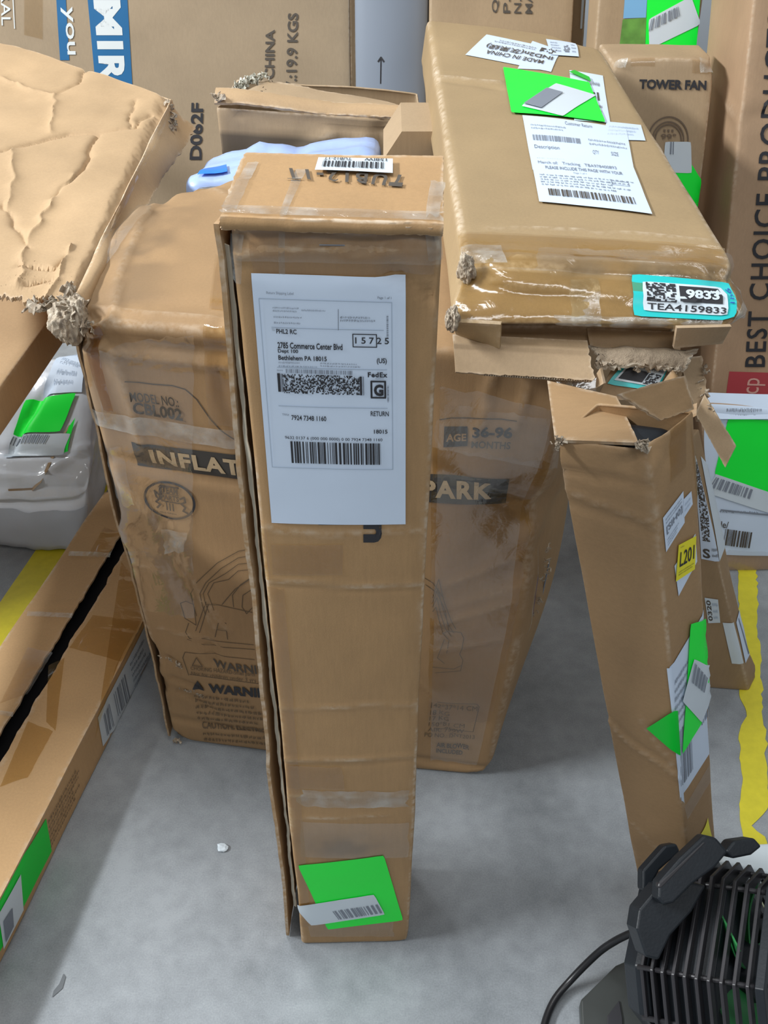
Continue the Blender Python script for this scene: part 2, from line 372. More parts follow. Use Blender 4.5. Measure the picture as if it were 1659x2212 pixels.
def text_geo(txt, bold=0.0, spacing=1.0):
    k = (txt, bold, spacing)
    if k in _tc: return _tc[k]
    c = bpy.data.curves.new('txt', 'FONT'); c.body = txt; c.offset = bold; c.resolution_u = 3; c.fill_mode = 'FRONT'; c.space_character = spacing
    o = bpy.data.objects.new('txt', c); COL.objects.link(o)
    me = bpy.data.meshes.new_from_object(o); V = np.array([v.co[:2] for v in me.vertices]); Fs = [tuple(p.vertices) for p in me.polygons]
    bpy.data.objects.remove(o); bpy.data.meshes.remove(me); bpy.data.curves.remove(c)
    if len(V): V = (V-V.min(0))/np.maximum(V.max(0)-V.min(0), 1e-6)
    _tc[k] = (V, Fs); return V, Fs
class Ink:
    def __init__(s, surf, mat, off=.0006): s.s, s.m, s.off, s.V, s.F = surf, mat, off, [], []
    def add(s, V, Fs):
        n = sum(len(v) for v in s.V); s.V.append(np.asarray(V, float)); s.F += [tuple(int(i)+n for i in f) for f in Fs]; return s
    def text(s, t, a0, b0, a1, b1, bold=0.0, rot=0, spacing=1.0):
        V, Fs = text_geo(t, bold, spacing)
        if not len(V): return s
        if rot == 180: V = 1-V
        if rot == 90: V = np.stack([1-V[:, 1], V[:, 0]], 1)
        if rot == -90: V = np.stack([V[:, 1], 1-V[:, 0]], 1)
        return s.add(np.stack([a0+V[:, 0]*(a1-a0), b0+V[:, 1]*(b1-b0)], 1), Fs)
    def rect(s, a0, b0, a1, b1, nx=1, ny=1):
        for i in range(nx):
            for j in range(ny):
                x0, x1 = a0+(a1-a0)*i/nx, a0+(a1-a0)*(i+1)/nx; y0, y1 = b0+(b1-b0)*j/ny, b0+(b1-b0)*(j+1)/ny
                s.add([(x0, y0), (x1, y0), (x1, y1), (x0, y1)], [(0, 1, 2, 3)])
        return s
    def bars(s, a0, b0, a1, b1, n=40, seed=1, horiz=False):
        R = random.Random(seed); x = 0; xs = []
        while x < 1-1e-6:
            w = R.choice([1, 1, 2, 3])/(n*2.4); g = R.choice([1, 1, 2, 2.5])/(n*2.4); xs.append((x, min(1, x+w))); x += w+g
        for (p, q) in xs:
            if horiz: s.rect(a0, b0+(b1-b0)*p, a1, b0+(b1-b0)*q)
            else: s.rect(a0+(a1-a0)*p, b0, a0+(a1-a0)*q, b1)
        return s
    def speckle(s, a0, b0, a1, b1, nx, ny, seed=1, fill=.5):
        R = random.Random(seed)
        for j in range(ny):
            i = 0
            while i < nx:
                w = R.choice([1, 1, 2])
                if R.random() < fill: s.rect(a0+(a1-a0)*i/nx, b0+(b1-b0)*j/ny, a0+(a1-a0)*min(nx, i+w)/nx, b0+(b1-b0)*(j+1)/ny)
                i += w
        return s
    def greek(s, a0, b0, a1, b1, rows, seed=1, fill=.55):        # print too small to read
        R = random.Random(seed)
        for j in range(rows):
            y0 = b0+(b1-b0)*(j+.5-fill/2)/rows; y1 = b0+(b1-b0)*(j+.5+fill/2)/rows; x = a0; end = a0+(a1-a0)*R.uniform(.7, 1)
            while x < end:
                w = (a1-a0)*R.uniform(.02, .06); k = 3
                for q in range(k): s.rect(x+w*q/k, y0+(y1-y0)*R.choice([0, .25]), x+w*(q+.6)/k, y1-(y1-y0)*R.choice([0, .3]))
                x += w+(a1-a0)*.015
        return s
    def line(s, pts, w):        # w in metres
        g = s.s; sx, sy = (g.w, g.h) if hasattr(g, 'w') else (1, 1)
        p = np.array(pts, float)*[sx, sy]
        for i in range(len(p)-1):
            d = p[i+1]-p[i]; L_ = np.hypot(*d)
            if L_ < 1e-9: continue
            d = d/L_; nn = np.array([-d[1], d[0]])*w/2; e = d*w*.3
            k = max(1, int(L_/.02))
            for j in range(k):
                A = p[i]+(p[i+1]-p[i])*j/k-(e if j == 0 else 0); B = p[i]+(p[i+1]-p[i])*(j+1)/k+(e if j == k-1 else 0)
                s.add(np.array([A-nn, B-nn, B+nn, A+nn])/[sx, sy], [(0, 1, 2, 3)])
        return s
    def frame(s, a0, b0, a1, b1, w): return s.line([(a0, b0), (a1, b0), (a1, b1), (a0, b1), (a0, b0)], w)
    def ellipse(s, c, ra, rb, w, n=40, rot=0, a0=0, a1=360):
        pts = []
        for i in range(n+1):
            t = math.radians(a0+(a1-a0)*i/n); x, y = ra*math.cos(t), rb*math.sin(t)
            pts.append((c[0]+x*math.cos(rot)-y*math.sin(rot), c[1]+x*math.sin(rot)+y*math.cos(rot)))
        return s.line(pts, w)
    def build(s, parent, name='lettering', label=None):
        if not s.V: return
        V = [tuple(v) for v in np.concatenate(s.V)]; Fs = []; P = list(s.s.pt(np.array(V), s.off))
        for f in s.F:                                # keep big letters close to a bumpy surface
            st = [f] if len(f) > 3 else [(f, 0)]
            if len(f) > 3: Fs.append(f); continue
            while st:
                t, k = st.pop(); e = [np.linalg.norm(P[t[i]]-P[t[(i+1) % 3]]) for i in range(3)]; m = int(np.argmax(e))
                if e[m] < .010 or k > 7: Fs.append(t); continue
                a, b, c = t[m], t[(m+1) % 3], t[(m+2) % 3]; v = tuple((np.array(V[a])+np.array(V[b]))/2); n = len(V); V.append(v); P.append(s.s.pt(np.array([v]), s.off)[0])
                st += [((a, n, c), k+1), ((n, b, c), k+1)]
        o = mk(name, P, Fs, s.m, parent, smooth=False, label=label)
        if name in ('small_print', 'barcode'): o['kind'] = 'stuff'
        return o
def pxline(face, pts_px, w, mat, parent, name='printed_line', off=.0008):
    """drawn line following a face; w in metres"""
    uv = []
    for p in pts_px: uv.append(face.uvpx(*p, uv[-1] if uv else (.5, .5)))
    P = face.pt(np.array(uv), off); V = []; Fs = []
    cl = nrm(face.pt(np.array(uv), .01)-face.pt(np.array(uv), 0))
    for i in range(len(P)-1):
        k = max(1, int(np.linalg.norm(P[i+1]-P[i])/.015))
        for j in range(k):
            ua, ub = uv[i]+(uv[i+1]-uv[i])*j/k, uv[i]+(uv[i+1]-uv[i])*(j+1)/k
            A, B = face.pt(np.array([ua, ub]), off); d = nrm(B-A); nn = np.cross(cl[i], d)*w/2; d = d*w*.25
            n = len(V); V += [A-nn-d, B-nn+d, B+nn+d, A+nn-d]; Fs.append((n, n+1, n+2, n+3))
    return V, Fs
class Lines:
    def __init__(s, face, mat): s.f, s.m, s.V, s.F = face, mat, [], []
    def __call__(s, pts, w=.0012):
        V, Fs = pxline(s.f, pts, w, s.m, None); n = len(s.V); s.V += V; s.F += [tuple(i+n for i in f) for f in Fs]; return s
    def build(s, parent, name='line_drawing', label=None): return mk(name, s.V, s.F, s.m, parent, smooth=False, label=label)
def tape(parent, face, q, mat=None, label=None, off=.0012, rag=.004, seed=1, wave=0, name='tape', px=True):
    return Quad(face, q, off, px).build(name, mat or T_tape, parent, rag=rag, seed=seed, label=label, wave=wave)
def ragged(parent, P0, mat, n=14, size=.012, seed=1, name='torn_fibres', spread=None):
    """little torn shards of board along a polyline of world points"""
    R = random.Random(seed); V = []; Fs = []; P0 = [np.array(p, float) for p in P0]
    for k in range(int(n*1.6)):
        i = R.randrange(len(P0)-1); t = R.random(); c = P0[i]*(1-t)+P0[i+1]*t+np.array([R.uniform(-1, 1), R.uniform(-1, 1), R.uniform(-1, 1)])*size*.18
        d = nrm([R.uniform(-1, 1), R.uniform(-1, .3), R.uniform(-.8, .9)]); e = nrm(np.cross(d, [R.uniform(-1, 1), R.uniform(-1, 1), R.uniform(-1, 1)])); f = np.cross(d, e)
        L_ = size*R.uniform(.25, .75); w = L_*R.uniform(.5, 1.1); b = len(V); m = 4
        for j in range(m):
            a = j/(m-1); cc = c+d*L_*a+f*L_*R.uniform(-.16, .16); ww = w*(1-a*R.uniform(.2, .8))
            V += [cc-e*ww/2+f*R.uniform(-.25, .25)*w+d*R.uniform(-.1, .1)*L_, cc+f*w*R.uniform(-.15, .2), cc+e*ww/2+f*R.uniform(-.25, .25)*w+d*R.uniform(-.1, .1)*L_]
        for j in range(m-1):
            for h in range(2): Fs.append((b+j*3+h, b+j*3+h+1, b+j*3+h+4, b+j*3+h+3))
    o = mk(name, V, Fs, mat, parent, wear=[R.random() for _ in V], dirt=[.5*R.random() for _ in V], smooth=False); md = o.modifiers.new('t', 'SOLIDIFY'); md.thickness = .0009
    o['kind'] = 'stuff'
    return o
def wad(parent, c, rad, mat, seed=1, name='crushed_corner', amp=.45):
    """a crumpled wad of crushed board"""
    bm = bmesh.new(); bmesh.ops.create_icosphere(bm, subdivisions=5, radius=1); V = np.array([v.co for v in bm.verts]); Fs = [[v.index for v in f.verts] for f in bm.faces]; bm.free()
    rid = lambda f, s: 1-2*np.abs(vn(V*[1, 1, .6], f, s))
    k = 1+amp*(.6*vn(V, 1.6, seed)+.5*rid(2.6, seed+2)+.28*rid(6, seed+4)+.1*rid(14, seed+6))
    return mk(name, V*k[:, None]*np.array(rad)+np.array(c), Fs, mat, parent, wear=np.clip(rid(5, seed+4), 0, 1)*.8, dirt=np.clip(.4-.8*rid(5, seed+4), 0, .7))
def corrugation(parent, sheet, a, b, mat, amp=.0016, n=60, name='corrugated_edge', side=.0015):
    """the fluted paper seen in the cut edge of a panel, from uv a to uv b"""
    a, b = np.array(a, float), np.array(b, float); V = []; Fs = []
    mid = sheet.pt(np.array([[.5, .5]]), -sheet.th/2)[0]
    K = n*6
    uv = np.array([a+(b-a)*i/K for i in range(K+1)]); ph = np.arange(K+1)/K*n*2*math.pi
    P = sheet.pt(uv, -sheet.th/2+np.sin(ph)*amp); E0, E1 = P[0], P[-1]
    out = nrm((E0+E1)/2-mid); out = out-nrm(E1-E0)*(out@nrm(E1-E0)); out = nrm(out)
    for p in P: V += [p+out*side, p-out*.004]
    for i in range(K): Fs.append((2*i, 2*i+2, 2*i+3, 2*i+1))
    o = mk(name, V, Fs, mat, parent, wear=[.3]*len(V), smooth=True); md = o.modifiers.new('t', 'SOLIDIFY'); md.thickness = .0004
    return o
def tube(name, pts, r, mat, parent=None, loc=None, seg=10, sub=8):
    pts = [np.array(p, float) for p in pts]; Q = []
    for i in range(len(pts)-1):
        p0 = pts[max(0, i-1)]; p1 = pts[i]; p2 = pts[i+1]; p3 = pts[min(len(pts)-1, i+2)]
        for j in range(sub):
            t = j/sub; Q.append(.5*((2*p1)+(-p0+p2)*t+(2*p0-5*p1+4*p2-p3)*t*t+(-p0+3*p1-3*p2+p3)*t**3))
    Q.append(pts[-1]); V = []; Fs = []; up = np.array([.13, .21, .97])
    for i, p in enumerate(Q):
        d = nrm(Q[min(i+1, len(Q)-1)]-Q[max(i-1, 0)]); e = nrm(np.cross(d, up)); f = np.cross(d, e)
        for k in range(seg): a = 2*math.pi*k/seg; V.append(p+r*(math.cos(a)*e+math.sin(a)*f))
    for i in range(len(Q)-1):
        for k in range(seg): Fs.append((i*seg+k, i*seg+(k+1) % seg, (i+1)*seg+(k+1) % seg, (i+1)*seg+k))
    Fs += [tuple(range(seg))[::-1], tuple((len(Q)-1)*seg+k for k in range(seg))]
    return mk(name, V, Fs, mat, parent, loc=loc)
def bxhex(x0, x1, y0, y1, z0, z1, lean=0, **k):
    """upright carton leaning back by Y += lean*z"""
    f = lambda x, y, z: (x, y+lean*z, z)
    return Hex((f(x0, y0, z0), f(x1, y0, z0)), (f(x0, y1, z0), f(x1, y1, z0)), (f(x0, y0, z1), f(x1, y0, z1)), (f(x0, y1, z1), f(x1, y1, z1)), **k)
def green_sticker(parent, face, gq, wq, seed=1, label=None, bar=(.45, .15, .95, .6), barrot=False, mat=None, gm=None, rnd=.003):
    Q = Quad(face, gq, .0016); g = Q.build('green_sticker', gm or M_green, parent, rnd=rnd, label=label)
    Qw = Quad(face, wq, .0026); w = Qw.build('white_tag', mat or M_white, g, rnd=rnd)
    if bar: Ink(Qw, M_inkg, .0008).bars(*bar, n=22, seed=seed, horiz=barrot).build(g, 'barcode')
    return g, Qw, w

# ================================================================== SETTING
def floor_mat():
    m, N, L, b = newmat('concrete')
    tc = N.new('ShaderNodeTexCoord')
    n1 = N.new('ShaderNodeTexNoise'); n1.inputs['Scale'].default_value = 3.2; n1.inputs['Detail'].default_value = 7; n1.inputs['Roughness'].default_value = .6
    n2 = N.new('ShaderNodeTexNoise'); n2.inputs['Scale'].default_value = 420; n2.inputs['Detail'].default_value = 2
    n3 = N.new('ShaderNodeTexNoise'); n3.inputs['Scale'].default_value = 38; n3.inputs['Detail'].default_value = 5
    for n in (n1, n2, n3): L.new(tc.outputs['Object'], n.inputs['Vector'])
    a = N.new('ShaderNodeMath'); a.operation = 'MULTIPLY_ADD'; L.new(n2.outputs[0], a.inputs[0]); a.inputs[1].default_value = .35; L.new(n1.outputs[0], a.inputs[2])
    a2 = N.new('ShaderNodeMath'); a2.operation = 'MULTIPLY_ADD'; L.new(n3.outputs[0], a2.inputs[0]); a2.inputs[1].default_value = .35; L.new(a.outputs[0], a2.inputs[2])
    cr = N.new('ShaderNodeValToRGB'); L.new(a2.outputs[0], cr.inputs[0])
    cr.color_ramp.elements[0].position = .55; cr.color_ramp.elements[0].color = (.150, .166, .180, 1)
    cr.color_ramp.elements[1].position = 1.15; cr.color_ramp.elements[1].color = (.325, .350, .372, 1)
    L.new(cr.outputs[0], b.inputs['Base Color'])
    r = N.new('ShaderNodeMapRange'); L.new(n1.outputs[0], r.inputs[0]); r.inputs[3].default_value = .30; r.inputs[4].default_value = .48; L.new(r.outputs[0], b.inputs['Roughness'])
    bp = N.new('ShaderNodeBump'); bp.inputs['Strength'].default_value = .10; bp.inputs['Distance'].default_value = .002; L.new(n2.outputs[0], bp.inputs['Height']); L.new(bp.outputs[0], b.inputs['Normal'])
    return m
M_floor = floor_mat()
fl = mk('floor', [(-6, -4, 0), (6, -4, 0), (6, 7, 0), (-6, 7, 0), (-6, -4, -.1), (6, -4, -.1), (6, 7, -.1), (-6, 7, -.1)],
        [(0, 1, 2, 3), (7, 6, 5, 4), (0, 4, 5, 1), (1, 5, 6, 2), (2, 6, 7, 3), (3, 7, 4, 0)], M_floor, smooth=False); fl['kind'] = 'structure'
M_wall = plain('wall_paint', (.50, .54, .58), .7, noise=.03, scale=3)
wl = mk('wall_back', [(-6, 4.2, 0), (6, 4.2, 0), (6, 4.2, 4.6), (-6, 4.2, 4.6), (-6, 4.35, 0), (6, 4.35, 0), (6, 4.35, 4.6), (-6, 4.35, 4.6)],
        [(0, 1, 2, 3), (7, 6, 5, 4), (3, 2, 6, 7), (0, 3, 7, 4), (1, 5, 6, 2), (0, 4, 5, 1)], M_wall, smooth=False); wl['kind'] = 'structure'
def floor_tape(name, a0, b0, a1, b1, label, seed, rag=.004, notch=()):
    """two edge lines a (left) and b (right) from far (0) to near (1)"""
    n = 90; V = []; Fs = []
    for i in range(n+1):
        t = i/n; A = np.array(a0)*(1-t)+np.array(a1)*t; B = np.array(b0)*(1-t)+np.array(b1)*t
        p = np.array([[t*12, seed, 0]]); la = rag*vn(p, 2, 1)[0]+rag*.7*vn(p, 7, 2)[0]; lb = rag*vn(p, 2, 5)[0]+rag*.7*vn(p, 7, 6)[0]
        for (tc_, wd, dep, side) in notch:
            g = math.exp(-((t-tc_)/wd)**2)*dep
            if side < 0: la += g
            else: lb -= g
        V += [(A[0]+la, A[1], .0012), (B[0]+lb, B[1], .0012), (B[0]+lb, B[1], .0001), (A[0]+la, A[1], .0001)]
    for i in range(n):
        k = 4*i; Fs += [(k, k+4, k+5, k+1), (k+1, k+5, k+6, k+2), (k, k+3, k+7, k+4)]
    c = V[0]
    o = mk(name, V, Fs, plain('floor_paint_yellow', (.68, .60, .03), .5, noise=.14, scale=60, bump=.1, bscale=200), loc=(a1[0], a1[1], 0), smooth=False)
    return tag(o, label, 'floor tape')
floor_tape('floor_tape', (-.60, 2.30), (-.53, 2.30), (-.90, .70), (-.835, .70), 'yellow floor tape strip on the left beside the long opened carton', 3, .001)
floor_tape('floor_tape', (.768, 1.60), (.806, 1.60), (.529, .70), (.576, .70), 'worn yellow floor tape strip on the right, with a scraped gap', 8, .006, notch=[(.55, .03, .016, -1), (.80, .02, .03, 1)])
# floor marks and litter
sp = [Pz(112, 2155, .001), Pz(135, 2135, .001), Pz(142, 2110, .001), Pz(137, 2103, .001), Pz(128, 2125, .001), Pz(116, 2140, .001)]
o = mk('scuff_mark', sp, [(0, 1, 2, 3, 4, 5)], plain('scuff', (.12, .13, .14), .7), fl, smooth=False)
def scrap(cx, cy, s, label, seed):
    c = Pz(cx, cy, 0); bm = bmesh.new(); bmesh.ops.create_icosphere(bm, subdivisions=2, radius=1)
    V = np.array([v.co for v in bm.verts]); Fs = [[v.index for v in f.verts] for f in bm.faces]; bm.free()
    V = V*(1+.5*vn(V, 1.8, seed))[:, None]*np.array([s, s*.8, s*.45]); V[:, 2] -= V[:, 2].min()
    o = mk('paper_scrap', V+c, Fs, M_white, smooth=False, loc=c); tag(o, label, 'litter')
scrap(481, 1834, .0085, 'small crumpled white paper scrap on the floor left of the tall carton', 4)

# ================================================================== TALL CARTON in front (the main thing)
Y0 = .686
ft_l, ft_r = Py(494, 480, Y0), Py(956, 486, Y0); fb_l, fb_r = Pz(652, 2038, 0), Pz(882, 2036, 0)
D = .118
main = thing('tall_carton', 'tall narrow brown carton standing in front, with a large white shipping label', 'box', ((fb_l+fb_r)/2))
back = lambda p: np.array([p[0], p[1]+D, p[2]])
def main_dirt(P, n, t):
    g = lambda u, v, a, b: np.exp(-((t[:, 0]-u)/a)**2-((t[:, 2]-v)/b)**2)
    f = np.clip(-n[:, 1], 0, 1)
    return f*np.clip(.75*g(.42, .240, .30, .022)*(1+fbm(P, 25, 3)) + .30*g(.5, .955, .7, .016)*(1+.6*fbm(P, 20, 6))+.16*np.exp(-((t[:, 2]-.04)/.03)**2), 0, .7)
vz = lambda py: float(Py(800, py, Y0)[2]/ft_l[2])
hm = Hex((fb_l, fb_r), (back(fb_l), back(fb_r)), (ft_l, ft_r), (back(ft_l)+[.004, 0, .004], back(ft_r)+[.004, 0, .004]), r=.0045, noise=.0012, nf=7, seed=3, step=.005,
    bulge={'front': .004, 'top': .002},
    creases=[('front', (0, vz(1255)), (1, vz(1262)), .0016, .0030), ('front', (0, vz(1262)), (1, vz(1272)), -.0012, .004), ('front', (0, vz(1525)), (1, vz(1520)), .0014, .0028),
             ('front', (0, vz(1640)), (1, vz(1634)), .0017, .0030), ('front', (0, vz(1650)), (1, vz(1644)), -.0012, .004), ('front', (0, vz(1145)), (1, vz(1148)), .0008, .004),
             ('front', (-.1, vz(508)), (1.1, vz(512)), -.0065, .0085), ('front', (0, vz(540)), (1, vz(534)), .0022, .004), ('front', (0, vz(575)), (1, vz(590)), -.002, .006),
             ('front', (.75, .965), (1, .945), -.006, .006), ('front', (0, vz(1720)), (1, vz(1715)), .0008, .003), ('front', (0, vz(1765)), (.8, vz(1758)), .0007, .003),
             ('front', (.955, 0), (.955, 1), -.0012, .0025), ('top', (0, .5), (1, .53), .0012, .004)],
    dents=[(ft_l+[0, 0, 0], .016, (.002, .004, -.004)), (fb_r+[0, 0, .0], .02, (-.002, .002, .0)), (ft_r, .014, (-.003, .004, -.004))])
hm.build('body', K_main, main, wear=1.0, dirtf=main_dirt)
mf = hm.face('front')
mt = Sheet([Py(474, 466, Y0-.004), Py(958, 484, Y0-.004), back(ft_r)+[.006, .003, .007], back(ft_l)+[-.001, .003, .008]], th=.003, noise=.0008, nf=12, seed=14, rag=(.02, .01, .01, .02), disp=lambda uv, P: .0018*np.exp(-((uv[:, 1]-.5)/.03)**2)-.003*np.exp(-(uv[:, 1]/.08)**2))
mt.build('top_flap', K_main, main, 60, 24, wear=1)
lip = Sheet([Py(480, 496, Y0-.002), Py(955, 512, Y0-.002), Py(958, 485, Y0-.004), Py(474, 467, Y0-.004)], th=.0025, noise=.002, nf=20, seed=15, rag=(.2, .01, .02, .01), disp=lambda uv, P: .003*np.sin(uv[:, 1]*3.1)); lip.build('front_lip', K_main, main, 60, 8, wear=1)
mt = mt
# side panel burst away from the front, leaving a dark slot
pl_b, pl_t = Pz(628, 2022, 0.004), Py(476, 484, Y0+.002)
side = Sheet([pl_b+[.004, .112, 0], pl_b, pl_t+[-.0005, 0, 0], pl_t+[.022, .112, -.004]], th=.0042, noise=.0022, nf=9, seed=12, rag=(.002, .028, .0005, .0),
             disp=lambda uv, P: -.003*np.sin(np.pi*uv[:, 1])*uv[:, 0]-.003*np.exp(-((uv[:, 1]-.36)/.05)**2)*uv[:, 0])
side.flip = side.flip; side.build('side_panel', K_main, main, nu=14, nv=150, wear=.9)
# torn inner liner strip left hanging on the slot
lin = Sheet([pl_b+[.009, .004, .08], pl_b+[.0125, .002, .08], ft_l+[-.0025, .003, -.02], ft_l+[-.006, .006, -.02]], th=.001, noise=.0015, nf=16, seed=5, rag=(0, .5, 0, .5))
lin.build('torn_liner', card('liner_pale', (.46, .42, .33)), main, nu=4, nv=160, wear=.8)
# top fold rims and tapes
tape(main, mt, [(478, 463), (952, 480), (957, 462), (484, 446)], T_frost, 'frosted clear tape over the front rim', rag=.03, seed=4, wave=.0006)
tape(main, mf, [(505, 560), (950, 570), (955, 492), (496, 484)], T_clear, None, rag=.01, seed=5, wave=.0008)
tape(main, mf, [(548, 592), (935, 592), (940, 505), (535, 500)], T_tape, None, rag=.006, seed=6, off=.0008)
tape(main, mf, [(498, 600), (522, 610), (528, 505), (494, 500)], T_frost, 'greyed tape bunched on the upper left corner', rag=.05, seed=7, wave=.0012, off=.002)
tape(main, mf, [(925, 560), (952, 560), (957, 486), (915, 486)], T_frost, None, rag=.05, seed=8, wave=.0012, off=.002)
tape(main, mt, [(478, 455), (512, 455), (560, 352), (536, 352)], T_frost, None, rag=.04, seed=9, wave=.0004)
tape(main, mt, [(920, 470), (948, 475), (962, 400), (930, 395)], T_frost, None, rag=.06, seed=10, wave=.0006)
tape(main, mt, [(603, 470), (618, 470), (664, 368), (640, 368)], T_frost, None, rag=.02, seed=11)
tape(main, mf, [(603, 600), (616, 600), (616, 500), (602, 500)], T_frost, None, rag=.02, seed=12)
tape(main, mf, [(650, 2000), (672, 2000), (614, 1268), (578, 1268)], T_amber, None, rag=.004, off=.0009)
tape(main, mf, [(590, 1240), (740, 1240), (742, 1175), (586, 1175)], T_amber, None, rag=.004, off=.0012)
tape(main, mf, [(622, 1700), (745, 1705), (738, 1655), (618, 1652)], T_amber, None, rag=.03, off=.0013)
tape(main, mf, [(560, 1252), (585, 1252), (575, 1140), (552, 1140)], T_amber, None, rag=.004, off=.0009)
tape(main, mf, [(650, 1740), (880, 1742), (884, 1706), (650, 1704)], T_frost, None, rag=.08, seed=14, off=.0008)
tape(main, mf, [(650, 1850), (880, 1850), (884, 1775), (650, 1774)], T_clear, None, rag=.02, seed=15, off=.0008)
tape(main, mf, [(668, 2022), (850, 2022), (852, 1965), (664, 1965)], T_clear, None, rag=.02, seed=16, off=.0008)
Ink(Quad(mf, [(690, 530), (745, 531), (745, 523), (690, 522)], .0014), M_inkg).rect(0, .3, 1, .6).build(main, 'staple')
# printed "in" under the label, reading downwards, and the top print upside down
Ink(Quad(mf, [(785, 1098), (785, 1170), (832, 1170), (832, 1098)], .0006), M_ink).text('in', 0, 0, 1, 1.12, .05).build(main)
Ink(Quad(mf, [(688, 1132), (742, 1132), (742, 1126), (688, 1126)], .0006), M_ink).rect(0, 0, 1, 1).build(main, 'printed_mark')
q = Quad(mt, [(880, 382), (612, 366), (622, 392), (868, 408)], .0010); Ink(q, M_inkb).text('TUB12-1T', 0, 0, 1, 1, .025, spacing=1.25).build(main)
q = Quad(mt, [(848, 352), (688, 349), (680, 376), (848, 383)], .0036); s = q.build('barcode_label', M_white, main)
Ink(q, M_ink).bars(.12, .32, .92, .78, 34, 3).text('158IW', .08, .04, .38, .24, .01).text('TUB12-1T', .55, .04, .92, .24, .01).build(s, 'barcode')
# shipping label (letter page)
LQ = Quad(mf, [(587, 1127), (876, 1130), (876, 592), (543, 588)], .0016); lab = LQ.build('shipping_label', M_paper, main, label='large white printed shipping label', nv=60)
LX = lambda x, y: LQ.uvpx(x, y)
class Box2:        # place print on the label by its own fractions
    pass
I1, I2, I3 = Ink(LQ, M_ink, .0008), Ink(LQ, M_inkg, .0008), Ink(LQ, M_inkl, .0007)
def at(x0, y0, x1, y1):           # crop measures (1411x2212 crop of the label) to label fractions
    yy = lambda y: 1-(y-75)/(2130-75); 
    def xx(x, y): t = (y-75)/(2130-75); l = 50+(215-50)*t; r = 1320+5*t; return (x-l)/(r-l)
    ym = (y0+y1)/2; return xx(x0, ym), yy(y1), xx(x1, ym), yy(y0)
I2.text('Return Shipping Label', *at(175, 188, 398, 212)); I2.text('Page 1 of 1', *at(1088, 200, 1202, 222), .01)
I3.frame(*at(165, 240, 1212, 1590), .0006); I3.line([at(215, 445, 215, 445)[:2], at(1138, 445, 1138, 445)[:2]], .0006)
I2.line([at(765, 300, 765, 300)[:2], at(765, 450, 765, 450)[:2]], .0005); I3.line([at(260, 745, 260, 745)[:2], at(1165, 745, 1165, 745)[:2]], .0006)
I2.greek(*at(225, 290, 440, 335), 2, 5); I2.greek(*at(462, 300, 665, 325), 1, 6); I2.greek(*at(232, 355, 520, 380), 1, 7); I2.greek(*at(235, 398, 515, 422), 1, 8)
I2.greek(*at(780, 345, 1120, 390), 2, 9, .7); I2.greek(*at(270, 695, 470, 720), 1, 10); I2.greek(*at(270, 725, 640, 745), 1, 11); I2.greek(*at(615, 695, 990, 735), 2, 12)
I2.text('TO', *at(215, 455, 240, 472)); I1.text('PHL2 RC', *at(252, 455, 420, 490), .018)
I1.text('2785 Commerce Center Blvd', *at(262, 553, 798, 600), .022); I1.text('Dept 100', *at(265, 605, 432, 640), .022); I1.text('Bethlehem PA 18015', *at(268, 652, 668, 688), .022)
I1.text('(US)', *at(1082, 655, 1165, 705), .02); I1.frame(*at(885, 478, 1080, 572), .0008); I1.text('15725', *at(903, 500, 1182, 548), .012, spacing=1.5)
I2.bars(*at(1163, 335, 1178, 500), 30, 4, horiz=True); I2.bars(*at(330, 757, 885, 787), 60, 5); I2.greek(*at(255, 757, 312, 780), 1, 12)
I1.rect(*at(262, 792, 285, 940)); I1.rect(*at(942, 800, 960, 950)); I2.rect(*at(290, 795, 303, 940)); I2.rect(*at(968, 800, 976, 950)); I1.speckle(*at(305, 796, 940, 948), 110, 16, 3, .46)
I1.text('FedEx', *at(1008, 765, 1170, 805), .03, spacing=1.1); I2.greek(*at(1070, 806, 1160, 824), 1, 3); I1.frame(*at(1038, 838, 1152, 968), .0016); I1.text('G', *at(1058, 862, 1138, 955), .05)
I2.bars(*at(1170, 870, 1182, 1005), 26, 6, horiz=True); I3.line([at(270, 1055, 270, 1055)[:2], at(1170, 1055, 1170, 1055)[:2]], .0007)
I1.text('RETURN', *at(1032, 1080, 1182, 1120), .012); I2.text('TRK#', *at(298, 1118, 355, 1136)); I1.text('7924 7348 1160', *at(375, 1128, 664, 1170), .014)
I1.text('18015', *at(1060, 1233, 1172, 1267), .02); I1.text('9632 0137 6 (000 000 0000) 0 00 7924 7348 1160', *at(322, 1308, 1130, 1340), .002); I1.bars(*at(372, 1352, 1116, 1545), 52, 12)
I1.build(lab); I2.build(lab, 'small_print'); I3.build(lab, 'rule_lines')
green_sticker(main, mf, [(708, 2006), (871, 1985), (829, 1845), (643, 1867)], [(672, 1996), (832, 1972), (808, 1928), (642, 1953)], 3, 'fluorescent green sticker at the foot', bar=(.40, .12, .98, .55))

